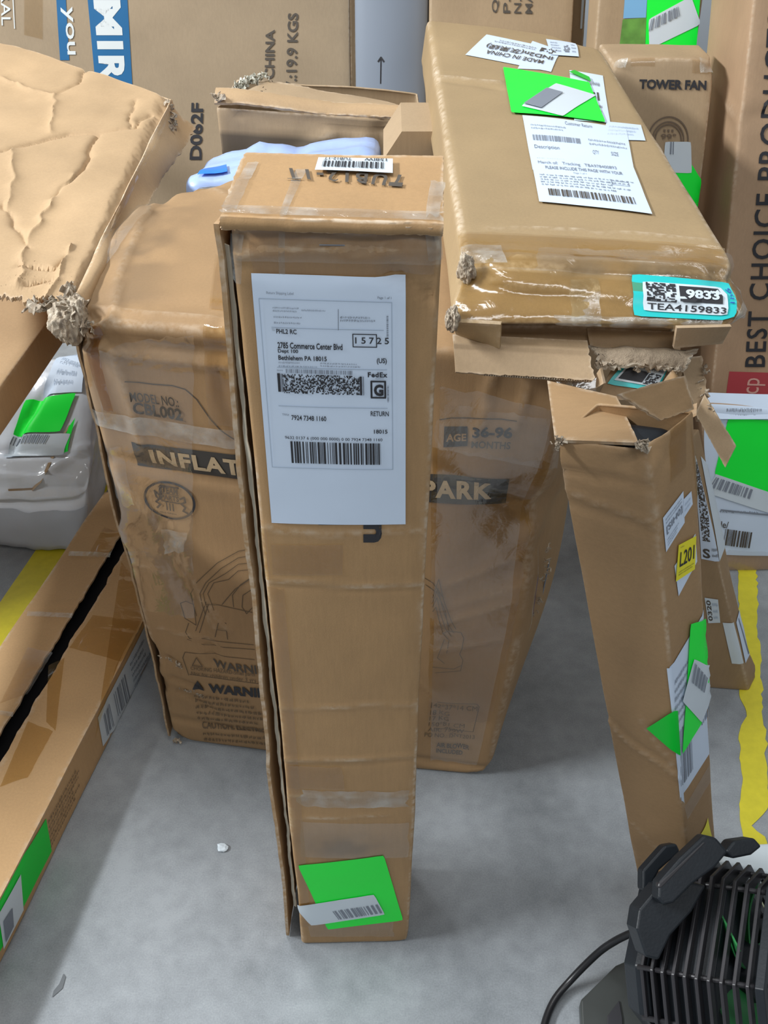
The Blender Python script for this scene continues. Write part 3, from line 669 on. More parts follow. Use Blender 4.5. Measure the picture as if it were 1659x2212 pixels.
# ================================================================== WRAPPED INFLATABLE CARTON behind
A, B = Pz(375, 1602, 0), Pz(1056, 1682, 0)
At, Bt = Py(150, 688, A[1]-.005), np.array([.222, B[1], .815])
infl = thing('wide_carton', 'wide crushed brown carton wrapped in stretch film, printed with an inflatable drawing', 'box', (A+B)/2)
Zt = At[2]
A2, B2 = A+np.array([-.005, .42, 0]), B+np.array([-.02, .44, 0]); A2t, B2t = np.array([A[0]-.005, 1.50, Zt+.01]), np.array([.21, 1.42, .82])
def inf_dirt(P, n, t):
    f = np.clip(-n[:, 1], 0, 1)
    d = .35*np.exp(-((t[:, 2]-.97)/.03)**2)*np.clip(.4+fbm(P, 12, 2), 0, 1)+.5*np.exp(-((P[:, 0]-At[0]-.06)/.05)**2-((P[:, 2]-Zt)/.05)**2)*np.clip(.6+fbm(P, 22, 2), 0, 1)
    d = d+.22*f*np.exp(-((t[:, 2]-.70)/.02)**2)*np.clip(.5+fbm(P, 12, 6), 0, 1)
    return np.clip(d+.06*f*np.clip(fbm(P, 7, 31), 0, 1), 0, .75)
hi = Hex((A, B), (A2, B2), (At, Bt), (A2t, B2t), r=.010, noise=.003, nf=4.5, seed=8, step=.0065, bulge={'right': .088, 'front': .014, 'top': .008},
    creases=[('front', (0, .955), (.6, .93), .004, .006), ('front', (0, .975), (.6, .955), -.006, .008), ('front', (.30, .93), (.33, .72), -.003, .006), ('front', (.33, .98), (.31, .92), .003, .004),
             ('front', (.10, .62), (.19, .28), -.006, .012), ('front', (.14, .58), (.20, .38), .004, .006), ('front', (.19, .45), (.24, .38), .004, .006), ('front', (.03, .72), (.10, .60), .004, .008),
             ('front', (.08, .95), (.10, .78), .004, .007), ('front', (.06, .17), (.16, .12), -.005, .006), ('front', (.04, .21), (.12, .19), -.006, .006), ('front', (.02, .08), (.98, .03), -.004, .008),
             ('front', (.85, .97), (.83, .86), .003, .005), ('front', (.92, .97), (.91, .88), .003, .004), ('front', (0, .75), (.5, .715), -.004, .010), ('front', (.72, .80), (1, .72), -.004, .012),
             ('front', (.80, .55), (1, .62), .0012, .003), ('front', (.78, .45), (.98, .52), .0012, .003), ('front', (.8, .38), (.98, .43), .0012, .003), ('front', (.83, .50), (1, .56), .001, .0025), ('front', (.75, .30), (.9, .10), -.003, .006),
             ('front', (.02, .52), (.12, .50), .002, .004), ('front', (.03, .36), (.2, .34), .002, .004), ('front', (.04, .60), (.14, .44), -.004, .006),
             ('top', (.02, .06), (.6, .03), .004, .006), ('top', (.0, .10), (.5, .12), -.003, .010), ('top', (.30, .0), (.36, .35), -.0025, .006), ('top', (.1, 1), (.45, .55), .003, .01), ('top', (.08, 0), (.04, .8), .004, .006)],
    dents=[(At, .035, (.014, .008, -.012)), (A2t, .10, (.03, -.045, -.03)), (A2t+[0, -.16, 0], .05, (.012, 0, .004)), (A, .02, (.006, .004, .006)), (A+[.0, 0, .22], .03, (.008, .003, 0)),
           (A+[-.004, 0, .15], .018, (.009, .003, 0)), (B, .025, (-.012, .004, .008)), (B+[.06, 0, .55], .09, (-.012, .02, 0)), (A+[0, 0, .48], .03, (-.008, 0, 0))])
hi.build('body', K_inf, infl, wear=.45, dirtf=inf_dirt)
nf, nt = hi.face('front'), hi.face('top')
# side wall flap edge showing along the left
lf = Sheet([A+[-.003, .05, .01], A+[-.002, .002, .012], At+[-.002, .004, -.035], At+[-.005, .05, -.035]], th=.003, noise=.004, nf=10, seed=5, rag=(.004, .10, .02, 0))
lf.build('side_flap', K_dark, infl, nu=8, nv=110, wear=.35)
wad(infl, At+[-.004, -.004, -.004], (.017, .014, .022), M_torn, 4); wad(infl, At+[.012, -.004, .010], (.011, .010, .018), M_torn, 9)
ragged(infl, [At+[-.014, -.008, -.012], At+[.012, -.010, .004], At+[.022, -.006, -.006]], M_torn, 40, .018, 4, name='torn_corner')
ragged(infl, [At+[-.002, .0, .012], At+[.012, 0, .018]], M_torn, 8, .03, 9, name='torn_corner')
ragged(infl, [A+[.01, -.008, .235], A+[.045, -.010, .21]], M_torn, 14, .010, 7); ragged(infl, [A+[.03, -.008, .155], A+[.075, -.010, .135]], M_torn, 12, .009, 8)
ragged(infl, [A+[-.002, -.003, .0], A+[.01, -.002, .012]], M_torn, 8, .012, 3)
# tapes and film on it
tape(infl, nt, [(452, 668), (480, 672), (500, 560), (466, 552)], T_amber, None, rag=.01, seed=3, wave=.0006)
tape(infl, nf, [(452, 915), (530, 925), (500, 700), (440, 690)], T_amber, None, rag=.01, seed=4, wave=.0006)
tape(infl, nf, [(226, 885), (246, 888), (214, 705), (188, 700)], T_brown, None, rag=.02, seed=5, wave=.001)
tape(infl, nf, [(196, 905), (232, 915), (200, 700), (160, 695)], T_clear, None, rag=.03, seed=6, wave=.001)
tape(infl, nf, [(180, 905), (520, 968), (516, 930), (182, 872)], T_frost, 'stretched grey film band across the left', rag=.03, seed=7, wave=.0018, off=.002)
tape(infl, nf, [(355, 1195), (398, 1190), (405, 1150), (350, 1140)], T_frost, None, rag=.12, seed=8, wave=.0012, off=.002)
tape(infl, nf, [(268, 1090), (292, 1085), (262, 960), (236, 960)], T_clear, None, rag=.05, seed=9, wave=.002, off=.002)
tape(infl, nt, [(395, 385), (520, 378), (520, 366), (420, 368)], T_amber, None, rag=.03, seed=10, wave=.0006)
tape(infl, nt, [(200, 560), (230, 575), (330, 450), (300, 440)], T_clear, None, rag=.04, seed=11, wave=.001)
tape(infl, nf, [(930, 1640), (1030, 1650), (1195, 880), (950, 830)], T_wrap, 'glossy stretch film over the right half', rag=.01, seed=12, wave=.0008, off=.002)
tape(infl, nf, [(925, 1560), (1060, 1560), (1190, 1000), (935, 960)], T_amber, None, rag=.01, seed=13, wave=.0004, off=.001)
tape(infl, nf, [(940, 960), (1200, 1010), (1205, 900), (945, 865)], T_clear, None, rag=.04, seed=14, wave=.003, off=.003)
tape(infl, nf, [(245, 1300), (420, 1330), (420, 720), (215, 760)], T_wrap, None, rag=.02, seed=15, wave=.0006, off=.0016)
# loose strand of film hanging off the right side and blue contents showing through the split
P0 = hi.face('right').pt(np.array([[.02, .62], [.03, .40], [.03, .30]]), .002)
tube('film_strand', [Pz(1070, 1535, .12), Py(1095, 1470, 1.02), Py(1130, 1420, 1.03), Py(1165, 1310, 1.02), Py(1187, 1210, 1.0)], .0011, M_inkg, infl)
tube('film_strand', [Py(1062, 1545, 1.0), Py(1085, 1475, 1.0), Py(1110, 1440, 1.0)], .004, M_poly, infl)
hr = hi.face('front')
tape(infl, hr, [(1152, 1335), (1160, 1322), (1178, 1245), (1170, 1250)], M_dblue, 'dark blue contents showing through the split', off=.006, px=True, name='blue_contents')
tape(infl, hr, [(1128, 1385), (1150, 1335), (1196, 1160), (1190, 1150)], T_frost, None, off=.004, wave=.003, rag=.1)
ragged(infl, [Py(1193, 1150, .99), Py(1180, 1230, .99), Py(1150, 1340, .99)], M_torn, 12, .012, 17)
# printing
L = Lines(nf, M_inkb)
L([(270, 824), (330, 829), (372, 832), (400, 840), (425, 862), (455, 905), (478, 930), (505, 948)], .0014)
L([(950, 906), (975, 902), (1050, 904), (1116, 909)], .0014)
L.build(infl, 'printed_line')
ik = Ink(Quad(nf, [(283, 867), (388, 878), (384, 858), (280, 846)], .0012), M_inkb).text('MODEL NO.:', 0, 0, 1, 1, .012); ik.build(infl)
ik = Ink(Quad(nf, [(290, 894), (396, 908), (393, 882), (286, 868)], .0012), M_inkb).text('CBL002', 0, 0, 1, 1, .03); ik.build(infl)
bq = Quad(nf, [(298, 1004), (1094, 1086), (1101, 1034), (284, 953)], .0012); ban = bq.build('printed_banner', plain('ink_banner', (.045, .04, .035), .65), infl, nu=110, nv=8)
Ink(bq, card('banner_letters', (.44, .33, .20)), .001).text('INFLATABLE WATER PARK', .045, .2, .955, .82, .04, spacing=1.12).build(ban)
q = Quad(nf, [(958, 965), (1010, 962), (1010, 920), (960, 920)], .0012); b_ = q.build('printed_square', M_ink, infl)
Ink(q, K_inf, .001).text('AGE', .1, .28, .95, .66, .03).build(b_)
Ink(Quad(nf, [(1020, 944), (1106, 946), (1108, 922), (1021, 920)], .0012), M_ink).text('36-96', 0, 0, 1, 1, .035).build(infl)
Ink(Quad(nf, [(1018, 966), (1102, 969), (1104, 953), (1019, 951)], .0012), M_inkb).text('MONTHS', 0, 0, 1, 1, .02).build(infl)
q = Quad(nf, [(312, 1112), (424, 1130), (424, 1046), (308, 1030)], .0012)
e = Ink(q, M_ink, .0004); e.ellipse((.5, .5), .47, .47, .0035, 48); e.rect(.30, .48, .36, .84); e.text('TEAM', .36, .68, .66, .84, .03).text('PARTS', .34, .50, .68, .64, .03); e.rect(.34, .45, .70, .48); e.rect(.34, .66, .68, .675); e.rect(.32, .84, .68, .88)
e.line([(.30, .62), (.22, .70), (.25, .56), (.30, .50), (.24, .42), (.32, .36), (.26, .26)], .003).line([(.70, .58), (.78, .64), (.80, .52), (.72, .46), (.80, .38), (.76, .28), (.84, .24)], .003)
for x in (.44, .50, .56): e.line([(x, .42), (x+.01, .24)], .002)
e.greek(.30, .12, .72, .20, 1, 3); e.build(infl, 'printed_emblem')
d = Lines(nf, M_inkfade)
for k, (x0, y0) in enumerate([(413, 1280), (433, 1285), (440, 1290), (450, 1295)]):
    d([(x0+12, 1330-4*k), (x0-1, 1282), (x0+12, 1258), (470+8*k, 1215+12*k), (515, 1190+14*k), (545, 1184+15*k)], .0010)
d([(480, 1305), (508, 1272), (540, 1250)]); d([(505, 1310), (502, 1285), (520, 1262), (545, 1245)])
d([(548, 1270), (525, 1285), (523, 1310), (533, 1325), (545, 1312)]); d([(390, 1302), (402, 1298), (418, 1305), (422, 1332), (424, 1350), (400, 1335), (390, 1302)])
d([(408, 1345), (401, 1365), (410, 1378), (470, 1385), (548, 1392)]); d([(405, 1380), (440, 1392), (550, 1402)]); d([(423, 1362), (445, 1300)]); d([(431, 1366), (450, 1306)])
d([(465, 1375), (472, 1345), (488, 1346), (492, 1380)]); d([(470, 1358), (490, 1360)]); d([(445, 1305), (545, 1322)])
for k in range(4): d([(935, 1290+10*k), (948-2*k, 1250+20*k), (960-4*k, 1300+12*k), (975-6*k, 1340+9*k), (985-5*k, 1358+8*k)])
d([(920, 1262), (945, 1280), (962, 1318), (970, 1362)]); d([(905, 1240), (935, 1258), (958, 1290)])
d([(955, 1368), (968, 1362), (996, 1365), (1002, 1378), (998, 1400), (993, 1412), (1000, 1425), (995, 1448), (940, 1452)]); d([(935, 1440), (980, 1444), (998, 1436)]); d([(960, 1380), (945, 1420), (960, 1432)]); d([(970, 1382), (965, 1410)])
d([(400, 1408), (395, 1420), (408, 1458)]); d([(400, 1408), (550, 1424)]); d([(410, 1456), (560, 1476)]); d([(945, 1515), (1030, 1520), (1035, 1526), (1022, 1580), (940, 1572)])
d.build(infl)
w_ = Ink(Quad(nf, [(462, 1440), (600, 1460), (597, 1440), (460, 1421)], .0012), M_inkb).text('WARNING', 0, 0, 1, 1, .02).build(infl)
w_ = Ink(Quad(nf, [(452, 1494), (604, 1508), (602, 1487), (450, 1475)], .0012), M_ink).text('WARNING', 0, 0, 1, 1, .05).build(infl)
e = Ink(Quad(nf, [(416, 1488), (442, 1491), (440, 1470), (414, 1467)], .0012), M_ink); e.add([(0, 0), (1, 0), (.5, 1)], [(0, 1, 2)]); e.build(infl, 'printed_triangle')
e = Ink(Quad(nf, [(416, 1436), (438, 1438), (436, 1420), (414, 1418)], .0012), M_inkfade); e.line([(0, 0), (1, 0), (.5, 1), (0, 0)], .0015); e.build(infl, 'printed_triangle')
e = Ink(Quad(nf, [(414, 1458), (590, 1478), (588, 1452), (412, 1436)], .0012), M_inkfade); e.text('CHOKING HAZARD-Small parts.', 0, .5, .8, .95).text('Not for children under 3 yrs', 0, 0, .8, .42); e.build(infl)
e = Ink(Quad(nf, [(432, 1600), (600, 1612), (585, 1512), (415, 1496)], .0012), M_inkfade); e.greek(.02, .45, 1, 1, 5, 3).text('CAUTION: ELECTRICAL', .06, .28, .98, .40, .02).greek(.06, .0, 1, .24, 2, 5); e.build(infl)
e = Ink(Quad(nf, [(905, 1590), (1025, 1596), (1032, 1522), (915, 1514)], .0012), M_inkfade); e.text('142*37*14 CM', .15, .84, 1, .98).text('18 KG', .15, .66, .5, .78).text('17 KG', .15, .50, .5, .62).text('150*81 CM', .15, .34, .8, .46).text('AIR: 750W', .15, .18, .8, .30).text('PO NO.: ISNT2013', .1, .02, 1, .14); e.build(infl)
e = Ink(Quad(nf, [(925, 1622), (1012, 1630), (1014, 1608), (926, 1600)], .0012), M_inkb); e.text('AIR BLOWER', .2, .55, 1, 1, .02).text('INCLUDED', .2, 0, .85, .42, .02); e.build(infl)

# ================================================================== FLAT TAPED CARTON lying on top, upper right
fbl, fbr = Py(973, 703, .93), Py(1628, 712, .93); ftl, ftr = Py(1000, 562, .985), Py(1606, 596, .985)
btl, btr = Py(921, 40, 2.03), Py(1284, 84, 2.0)
bbl, bbr = btl+[-.010, .0, -.085], btr+[0, 0, -.05]
tea = thing('flat_carton', 'long flat brown carton lying across the others, numbered 9833 on a teal sticker', 'box', (fbl+bbr)/2)
def tea_dirt(P, n, t):
    return np.clip(1.1*np.exp(-((t[:, 0]-.62)/.20)**2-((P[:, 1]-.985)/.016)**2)*np.clip(.7+fbm(P, 25, 3), 0, 1), 0, .8)
ht = Hex((fbl, fbr), (bbl, bbr), (ftl, ftr), (btl, btr), r=.010, noise=.002, nf=5, seed=15, step=.0065, bulge={'top': .006},
    creases=[('top', (0, .64), (.32, .63), .003, .008), ('top', (0, .63), (.3, .60), -.003, .01), ('front', (.0, .55), (.45, .50), -.006, .010), ('front', (.1, .70), (.8, .5), .004, .006),
             ('top', (0, .035), (1, .03), -.004, .012), ('top', (.2, .015), (1, .02), .004, .005), ('top', (.42, .03), (.95, .05), -.004, .007), ('front', (.4, .95), (1, .8), -.006, .008), ('top', (.1, .085), (.95, .09), .002, .004)],
    dents=[(ftl, .03, (.006, .01, -.008)), (ftr, .03, (-.010, .012, -.006)), (btr, .05, (-.02, -.03, -.006)), (fbr, .02, (-.01, .01, .006))])
ht.build('body', K_tea, tea, wear=.9, dirtf=tea_dirt)
wad(tea, ftl+[.004, -.002, -.010], (.008, .009, .014), M_torn, 5); wad(tea, fbl+[.002, .002, .006], (.006, .008, .012), M_torn, 8)
tt, tf, tl_ = ht.face('top'), ht.face('front'), ht.face('left')
tape(tea, tt, [(985, 575), (1610, 612), (1560, 540), (990, 510)], T_amber, None, rag=.01, seed=3, wave=.0016)
tape(tea, tf, [(985, 690), (1625, 700), (1600, 612), (998, 580)], T_amber, 'amber tape wound over the end', rag=.008, seed=4, wave=.0025)
tape(tea, tt, [(1150, 590), (1600, 610), (1600, 560), (1160, 545)], T_clear, None, rag=.03, seed=5, wave=.0018, off=.003)
tape(tea, tt, [(995, 572), (1090, 572), (1082, 535), (1000, 538)], T_frost, None, rag=.05, seed=6, wave=.0018, off=.0025)
tape(tea, tf, [(1570, 712), (1630, 700), (1612, 600), (1590, 610)], T_frost, None, rag=.08, seed=7, wave=.002, off=.003)
tape(tea, tf, [(1200, 700), (1560, 712), (1560, 690), (1200, 680)], T_frost, None, rag=.05, seed=8, wave=.0015, off=.002)
tape(tea, tf, [(1235, 700), (1300, 700), (1290, 600), (1230, 600)], T_frost, None, rag=.06, seed=9, wave=.0015, off=.002)
tq = Quad(tf, [(1366, 682), (1586, 687), (1573, 611), (1361, 594)], .0045); ts = tq.build('teal_sticker', M_teal, tea, rnd=.004, label='teal edged sticker numbered 9833')
wq = Quad(tq, [(.09, .14), (.90, .12), (.90, .86), (.09, .84)], .0012, px=False); wv = wq.build('white_panel', M_white, ts, rnd=.003)
e = Ink(wq, M_ink, .0008); e.speckle(.04, .34, .38, .98, 15, 14, 5, .5).rect(.04, .34, .36, .37).rect(.04, .34, .055, .98).rect(.42, .40, .93, .93, 6, 2).text('TEA4159833', .05, .06, .97, .28, .012); e.build(ts)
Ink(wq, M_white, .0014).text('9833', .49, .52, .89, .83, .04).build(ts, 'number')
Ink(tq, plain('pen_blue', (.02, .10, .45), .5), .0014).text('1h6', .925, .45, .975, .85, .0, rot=90).build(ts, 'handwriting')
# top face papers
def paper(parent, face, q, name='paper_label', mat=None, off=.0014, label=None, rag=0): Q = Quad(face, q, off); return Q, Q.build(name, mat or M_paper, parent, label=label, rag=rag)
Q, g = paper(tea, tt, [(1190, 157), (1005, 120), (1051, 76), (1210, 110)][::1], off=.0012)
Q2, g2 = paper(tea, tt, [(1188, 153), (1118, 150), (1150, 90), (1212, 112)], off=.0011)
Qr = Quad(tt, [(1210, 112), (1052, 77), (1008, 119), (1190, 152)], .0018)        # reads upside down
e = Ink(Qr, M_inkb, .0006); e.text('MADE IN CHINA', .12, .68, .82, .85, .01).text('IND2n(\u7070\u679c\u7eff)', .04, .36, .88, .62, .015).greek(.30, .12, .92, .3, 2, 3).speckle(.04, .02, .24, .28, 12, 5, 2); e.build(g)
Q, g = paper(tea, tt, [(1188, 121), (1250, 125), (1243, 96), (1179, 87)], off=.0022); e = Ink(Q, M_inkg); e.speckle(.5, .2, .72, .75, 7, 7, 3).greek(.1, .15, .42, .85, 4, 2).greek(.78, .15, .95, .85, 3, 4); e.build(g, 'small_print')
Q, g = paper(tea, tt, [(1240, 262), (1318, 268), (1302, 165), (1230, 153)], off=.0012); e = Ink(Q, M_inkb); e.text('GI', .42, .42, .8, .6, .02).greek(.5, .15, .9, .35, 2, 3).greek(.5, .7, .9, .85, 1, 5); e.build(g, 'small_print')
Q, g = paper(tea, tt, [(1300, 305), (1394, 306), (1384, 272), (1310, 265)], off=.0014); e = Ink(Q, M_inkl); e.greek(.1, .2, .9, .8, 3, 3); e.build(g, 'small_print')
Q, g = paper(tea, tt, [(1150, 370), (1372, 385), (1352, 282), (1128, 252)], off=.0020, label='white return form'); e = Ink(Q, M_inkg)
e.text('Customer Return', .40, .88, .66, .95).greek(.06, .72, .45, .84, 2, 3).bars(.06, .52, .52, .62, 46, 3).text('Description', .06, .36, .30, .44).text('QTY', .62, .34, .68, .42).text('SIZE', .80, .36, .87, .43).greek(.6, .5, .98, .66, 2, 6).greek(.06, .14, .36, .22, 1, 5).greek(.5, .1, .98, .2, 1, 7); e.build(g, 'small_print')
Q, g = paper(tea, tt, [(1164, 440), (1408, 467), (1366, 362), (1146, 346)], off=.0028, label='white tracking form'); e = Ink(Q, M_inkg)
e.text('Merch of:   Tracking   TBA978400893', .06, .84, .82, .93).text('PLEASE INCLUDE THIS PAGE WITH YOUR', .12, .74, .86, .81, .01).text('Page 1 of 1', .38, .66, .5, .70).greek(.05, .34, .92, .62, 5, 4).frame(.72, .5, .88, .58, .0008); e.build(g, 'small_print')
Ink(Q, M_inkb, .0008).bars(.10, .14, .88, .28, 48, 7).build(g, 'barcode')
Qg = Quad(tt, [(1104, 248), (1307, 269), (1272, 182), (1086, 149)], .0034); gs = Qg.build('green_sticker', M_green, tea, rnd=.003, label='fluorescent green sticker with one corner folded')
cq = Quad(tt, [(1228, 161), (1276, 182), (1272, 172), (1240, 157)], .0045).build('folded_corner', M_greend, gs)
Qw = Quad(tt, [(1125, 236), (1215, 258), (1287, 212), (1200, 186)], .0046); Qw.build('white_tag', M_white, gs, rnd=.003); Ink(Quad(tt, [(1130, 232), (1168, 242), (1215, 208), (1180, 198)], .0056), M_inkg).rect(0, 0, 1, 1).build(gs, 'barcode')
# front bottom flaps of it, folded under
s = Sheet([Py(985, 722, .945), Py(1080, 752, .93), Py(1082, 700, .925), Py(975, 694, .928)], th=.004, seed=3); s.build('end_flap', K_tea, tea, 10, 6)
s = Sheet([Py(1455, 752, .935), Py(1560, 742, .95), Py(1580, 705, .93), Py(1462, 708, .925)], th=.004, seed=4); s.build('end_flap', K_mid, tea, 10, 6)

# ================================================================== TORN CARTON squeezed under the flat one
P1, P2 = Py(995, 760, .955), Py(1450, 790, .955)
tc_ = thing('torn_carton', 'torn brown carton squeezed under the flat taped one, its front flap hanging down', 'box', (P1+P2)/2+np.array([0, .2, -.05]))
z0, z1 = .836, .862
hx = Hex(((.085, .965, z0), (.335, .965, z0)), ((.10, 1.30, z0), (.335, 1.30, z0)), ((.085, .965, z1), (.335, .965, z1)), ((.10, 1.30, z1-.002), (.335, 1.30, z1-.002)), r=.005, noise=.002, seed=4, step=.012,
         dents=[((.335, .965, .85), .04, (-.01, .0, .012))])
hx.build('body', K_dark, tc_, wear=1)
fs = Sheet([Py(984, 803, .915), Py(1283, 822, .905), Py(1268, 735, .945), Py(978, 722, .945)], th=.005, noise=.0015, nf=9, seed=6, rag=(.05, .03, 0, 0),
           disp=lambda uv, P: .003*np.sin(uv[:, 1]*3.1)+.004*np.exp(-((uv[:, 1]-.72)/.05)**2))
fs.build('front_flap', K_mid, tc_, 50, 16, wear=.9, label='front flap with a fluted cut edge')
corrugation(tc_, fs, (.2, .0), (.98, .0), M_torn, .0018, 44)
s = Sheet([Py(985, 740, .95), Py(1275, 752, .95), Py(1270, 712, .965), Py(985, 700, .965)], th=.003, noise=.002, seed=7, disp=lambda uv, P: -.006*np.sin(uv[:, 1]*3.1)); s.build('inner_flap', K_dark, tc_, 20, 8, wear=.5)
s = Sheet([Py(1275, 750, .95), Py(1455, 768, .95), Py(1458, 716, .965), Py(1268, 708, .965)], th=.003, noise=.002, seed=8); s.build('inner_flap', K_dark, tc_, 20, 8, wear=.5)
rl = Sheet([Py(1290, 785, .925), Py(1478, 802, .93), Py(1500, 752, .955), Py(1272, 745, .95)], th=.004, noise=.006, nf=22, seed=9, rag=(.25, .1, .0, .1), disp=lambda uv, P: .010*np.sin(uv[:, 1]*3.1)); rl.build('torn_edge', M_torn, tc_, 44, 16, wear=1)
ragged(tc_, [Py(1280, 780, .93), Py(1380, 792, .93), Py(1480, 795, .93)], M_torn, 18, .011, 3)
s = Sheet([Py(1270, 850, .92), Py(1305, 828, .90), Py(1298, 795, .91), Py(1284, 815, .915)], th=.003, noise=.002, seed=3); s.build('torn_flap', K_mid, tc_, 8, 8)
# flattened film with highlights tucked underneath
tape(tc_, fs, [(1200, 835), (1290, 850), (1290, 815), (1205, 815)], T_wrap, None, rag=.1, seed=8, wave=.004, off=-.008)

# ================================================================== LEANING OPEN CARTON on the right
a, b, c = Pz(1392, 1975, 0), Pz(1503, 2030, 0), Pz(1553, 1975, 0); at_, bt_, ct_ = Pz(1194, 948, .82), Pz(1405, 972, .845), Pz(1500, 885, .86)
d_, dt_ = a+c-b, at_+ct_-bt_
lean = thing('leaning_carton', 'tall narrow brown carton leaning on the right, open torn top and yellow L201 sticker', 'box', (a+c)/2)
def ln_dirt(P, n, t): return np.clip(.30*np.clip(n[:, 0], 0, 1)*0+.12*np.clip(fbm(P, 5, 3), 0, 1), 0, .5)
hl = Hex((a, b), (d_, c), (at_, bt_), (dt_, ct_), r=.004, noise=.002, nf=5, seed=22, step=.006, bulge={'front': .004},
    creases=[('front', (0, .955), (1, .95), -.003, .004), ('front', (0, .925), (1, .895), .002, .003), ('front', (0, .905), (.9, .885), -.002, .005), ('front', (0, .50), (.95, .43), .0026, .0035), ('front', (0, .51), (.95, .44), -.002, .005),
             ('front', (.5, .54), (.92, .44), .0012, .003), ('front', (.05, .27), (.7, .22), .0012, .003), ('front', (.05, .18), (.8, .13), .0012, .003), ('right', (0, .93), (.4, .98), -.002, .006)],
    dents=[(bt_, .03, (-.004, .01, -.006)), (at_, .02, (.005, 0, -.004))])
ob = hl.build('body', K_right, lean, wear=.6, dirtf=ln_dirt, skip=('top',)); md = ob.modifiers.new('wall', 'SOLIDIFY'); md.thickness = .003; md.offset = -1
lF, lR = hl.face('front'), hl.face('right')
m_ = lambda P_, Q_, k: P_*(1-k)+Q_*k
cen_b, cen_t = (a+d_+b+c)/4, (at_+dt_+bt_+ct_)/4; sh = lambda P_, C_, k=.80: C_+(P_-C_)*k
zt_ = np.array([0, 0, -.014]); hc = Hex((sh(a, cen_b)+[0, 0, .02], sh(b, cen_b)+[0, 0, .02]), (sh(d_, cen_b)+[0, 0, .02], sh(c, cen_b)+[0, 0, .02]), (sh(at_, cen_t, .84)+zt_, sh(bt_, cen_t, .86)+zt_), (sh(dt_, cen_t)+zt_, sh(ct_, cen_t)+zt_), r=.012, noise=.002, seed=8, step=.03); hc.build('contents', M_black, lean, wear=0)
s = Sheet([at_+[.002, -.002, 0], Pz(1380, 958, .846), Py(1332, 856, .895), Py(1182, 822, .905)], th=.004, noise=.0012, seed=4, rag=(0, .02, 0, 0)); s.build('top_flap', K_right, lean, 24, 14, wear=.9, label='front flap folded over the opening')
s = Sheet([Pz(1380, 958, .846), bt_, Py(1428, 912, .86), Py(1392, 928, .862)], th=.003, noise=.003, nf=22, seed=5, rag=(0, .05, .2, 0)); s.build('torn_rim', M_torn, lean, 10, 10, wear=1)
ragged(lean, [Pz(1372, 950, .85), Pz(1400, 968, .85)], M_torn, 16, .010, 6); ragged(lean, [Pz(1186, 958, .82), Pz(1205, 962, .82), Pz(1212, 950, .82)], M_torn, 12, .011, 7)
bf = Sheet([Py(1288, 862, .925), Py(1446, 868, .915), Py(1482, 790, .955), Py(1345, 752, .955)], th=.004, noise=.002, seed=6, disp=lambda uv, P: .006*np.sin(uv[:, 0]*3.1)); bf.build('back_flap', K_dark, lean, 20, 14, label='back flap carrying an upside-down teal sticker')
tq = Quad(bf, [(1445, 790), (1364, 768), (1308, 830), (1420, 845)], .0022); ts = tq.build('teal_sticker', M_teal, lean, rnd=.003)
wq = Quad(tq, [(.02, .18), (.9, .12), (.92, .84), (.06, .86)], .0012, px=False); wq.build('white_panel', M_white, ts)
e = Ink(wq, M_ink, .0008); e.rect(.38, .36, .95, .9, 4, 3).speckle(.04, .36, .35, .95, 10, 11, 4).greek(.05, .06, .95, .28, 1, 4, .8); e.build(ts)
s = Sheet([Pz(1427, 908, .862), Pz(1499, 884, .862), Pz(1478, 812, .895), Pz(1338, 850, .888)], th=.004, noise=.002, nf=20, seed=12, rag=(.03, .02, .02, .05), disp=lambda uv, P: .004*np.sin(uv[:, 0]*3.1)); s.build('inner_flap', K_right, lean, 20, 16, wear=.9)
# curled right flap
cf = Sheet([Py(1430, 905, .875), Py(1502, 885, .905), Py(1458, 800, .93), Py(1416, 850, .925)], th=.004, noise=.001, seed=7, disp=lambda uv, P: .012*np.sin(uv[:, 0]*3.1)); cf.build('curled_flap', K_right, lean, 18, 14, wear=.7)
s = Sheet([Py(1452, 928, .865), Pz(1500, 900, .85), Py(1502, 872, .90), Py(1430, 895, .88)], th=.003, noise=.001, seed=8, disp=lambda uv, P: .008*np.sin(uv[:, 0]*3.1)); s.build('curled_flap', K_right, lean, 12, 8, wear=.5)
# long torn strip hanging to the right
s = Sheet([Py(1508, 905, .90), Py(1536, 905, .90), Py(1516, 768, .96), Py(1466, 776, .96)], th=.007, noise=.004, nf=18, seed=9, rag=(0, .12, 0, 0)); s.build('torn_strip', K_mid, lean, 10, 26, wear=1)
s = Sheet([Py(1566, 1010, .86), Py(1589, 964, .87), Py(1522, 852, .915), Py(1502, 893, .905)], th=.007, noise=.003, nf=18, seed=10, rag=(0, .04, 0, .04)); s.build('torn_strip', K_mid, lean, 12, 26, wear=1)
ragged(lean, [Py(1525, 775, .95), Py(1518, 850, .92), Py(1545, 900, .90)], M_torn, 12, .010, 9)
# stickers
tape(lean, lR, [(1448, 1042), (1482, 1008), (1480, 905), (1446, 930)], T_amber, None, off=.001)
tape(lean, lR, [(1505, 1090), (1512, 1040), (1496, 950), (1490, 905)], T_amber, None, off=.001, rag=.02)
Q, g = paper(lean, lR, [(1437, 1192), (1477, 1128), (1474, 1060), (1430, 1118)], off=.0012); e = Ink(Q, M_inkg); e.text('[SIH0]', .1, .42, .9, .66, .02).greek(.1, .72, .9, .92, 2, 2).greek(.1, .08, .7, .32, 3, 3); e.build(g, 'small_print')
Q, g = paper(lean, lR, [(1475, 1118), (1494, 1088), (1491, 1060), (1474, 1078)], off=.0014); e = Ink(Q, M_inkl); e.greek(.1, .2, .9, .8, 2, 3); e.build(g, 'small_print')
Q, g = paper(lean, lR, [(1464, 1287), (1504, 1212), (1500, 1152), (1455, 1222)], off=.0012)
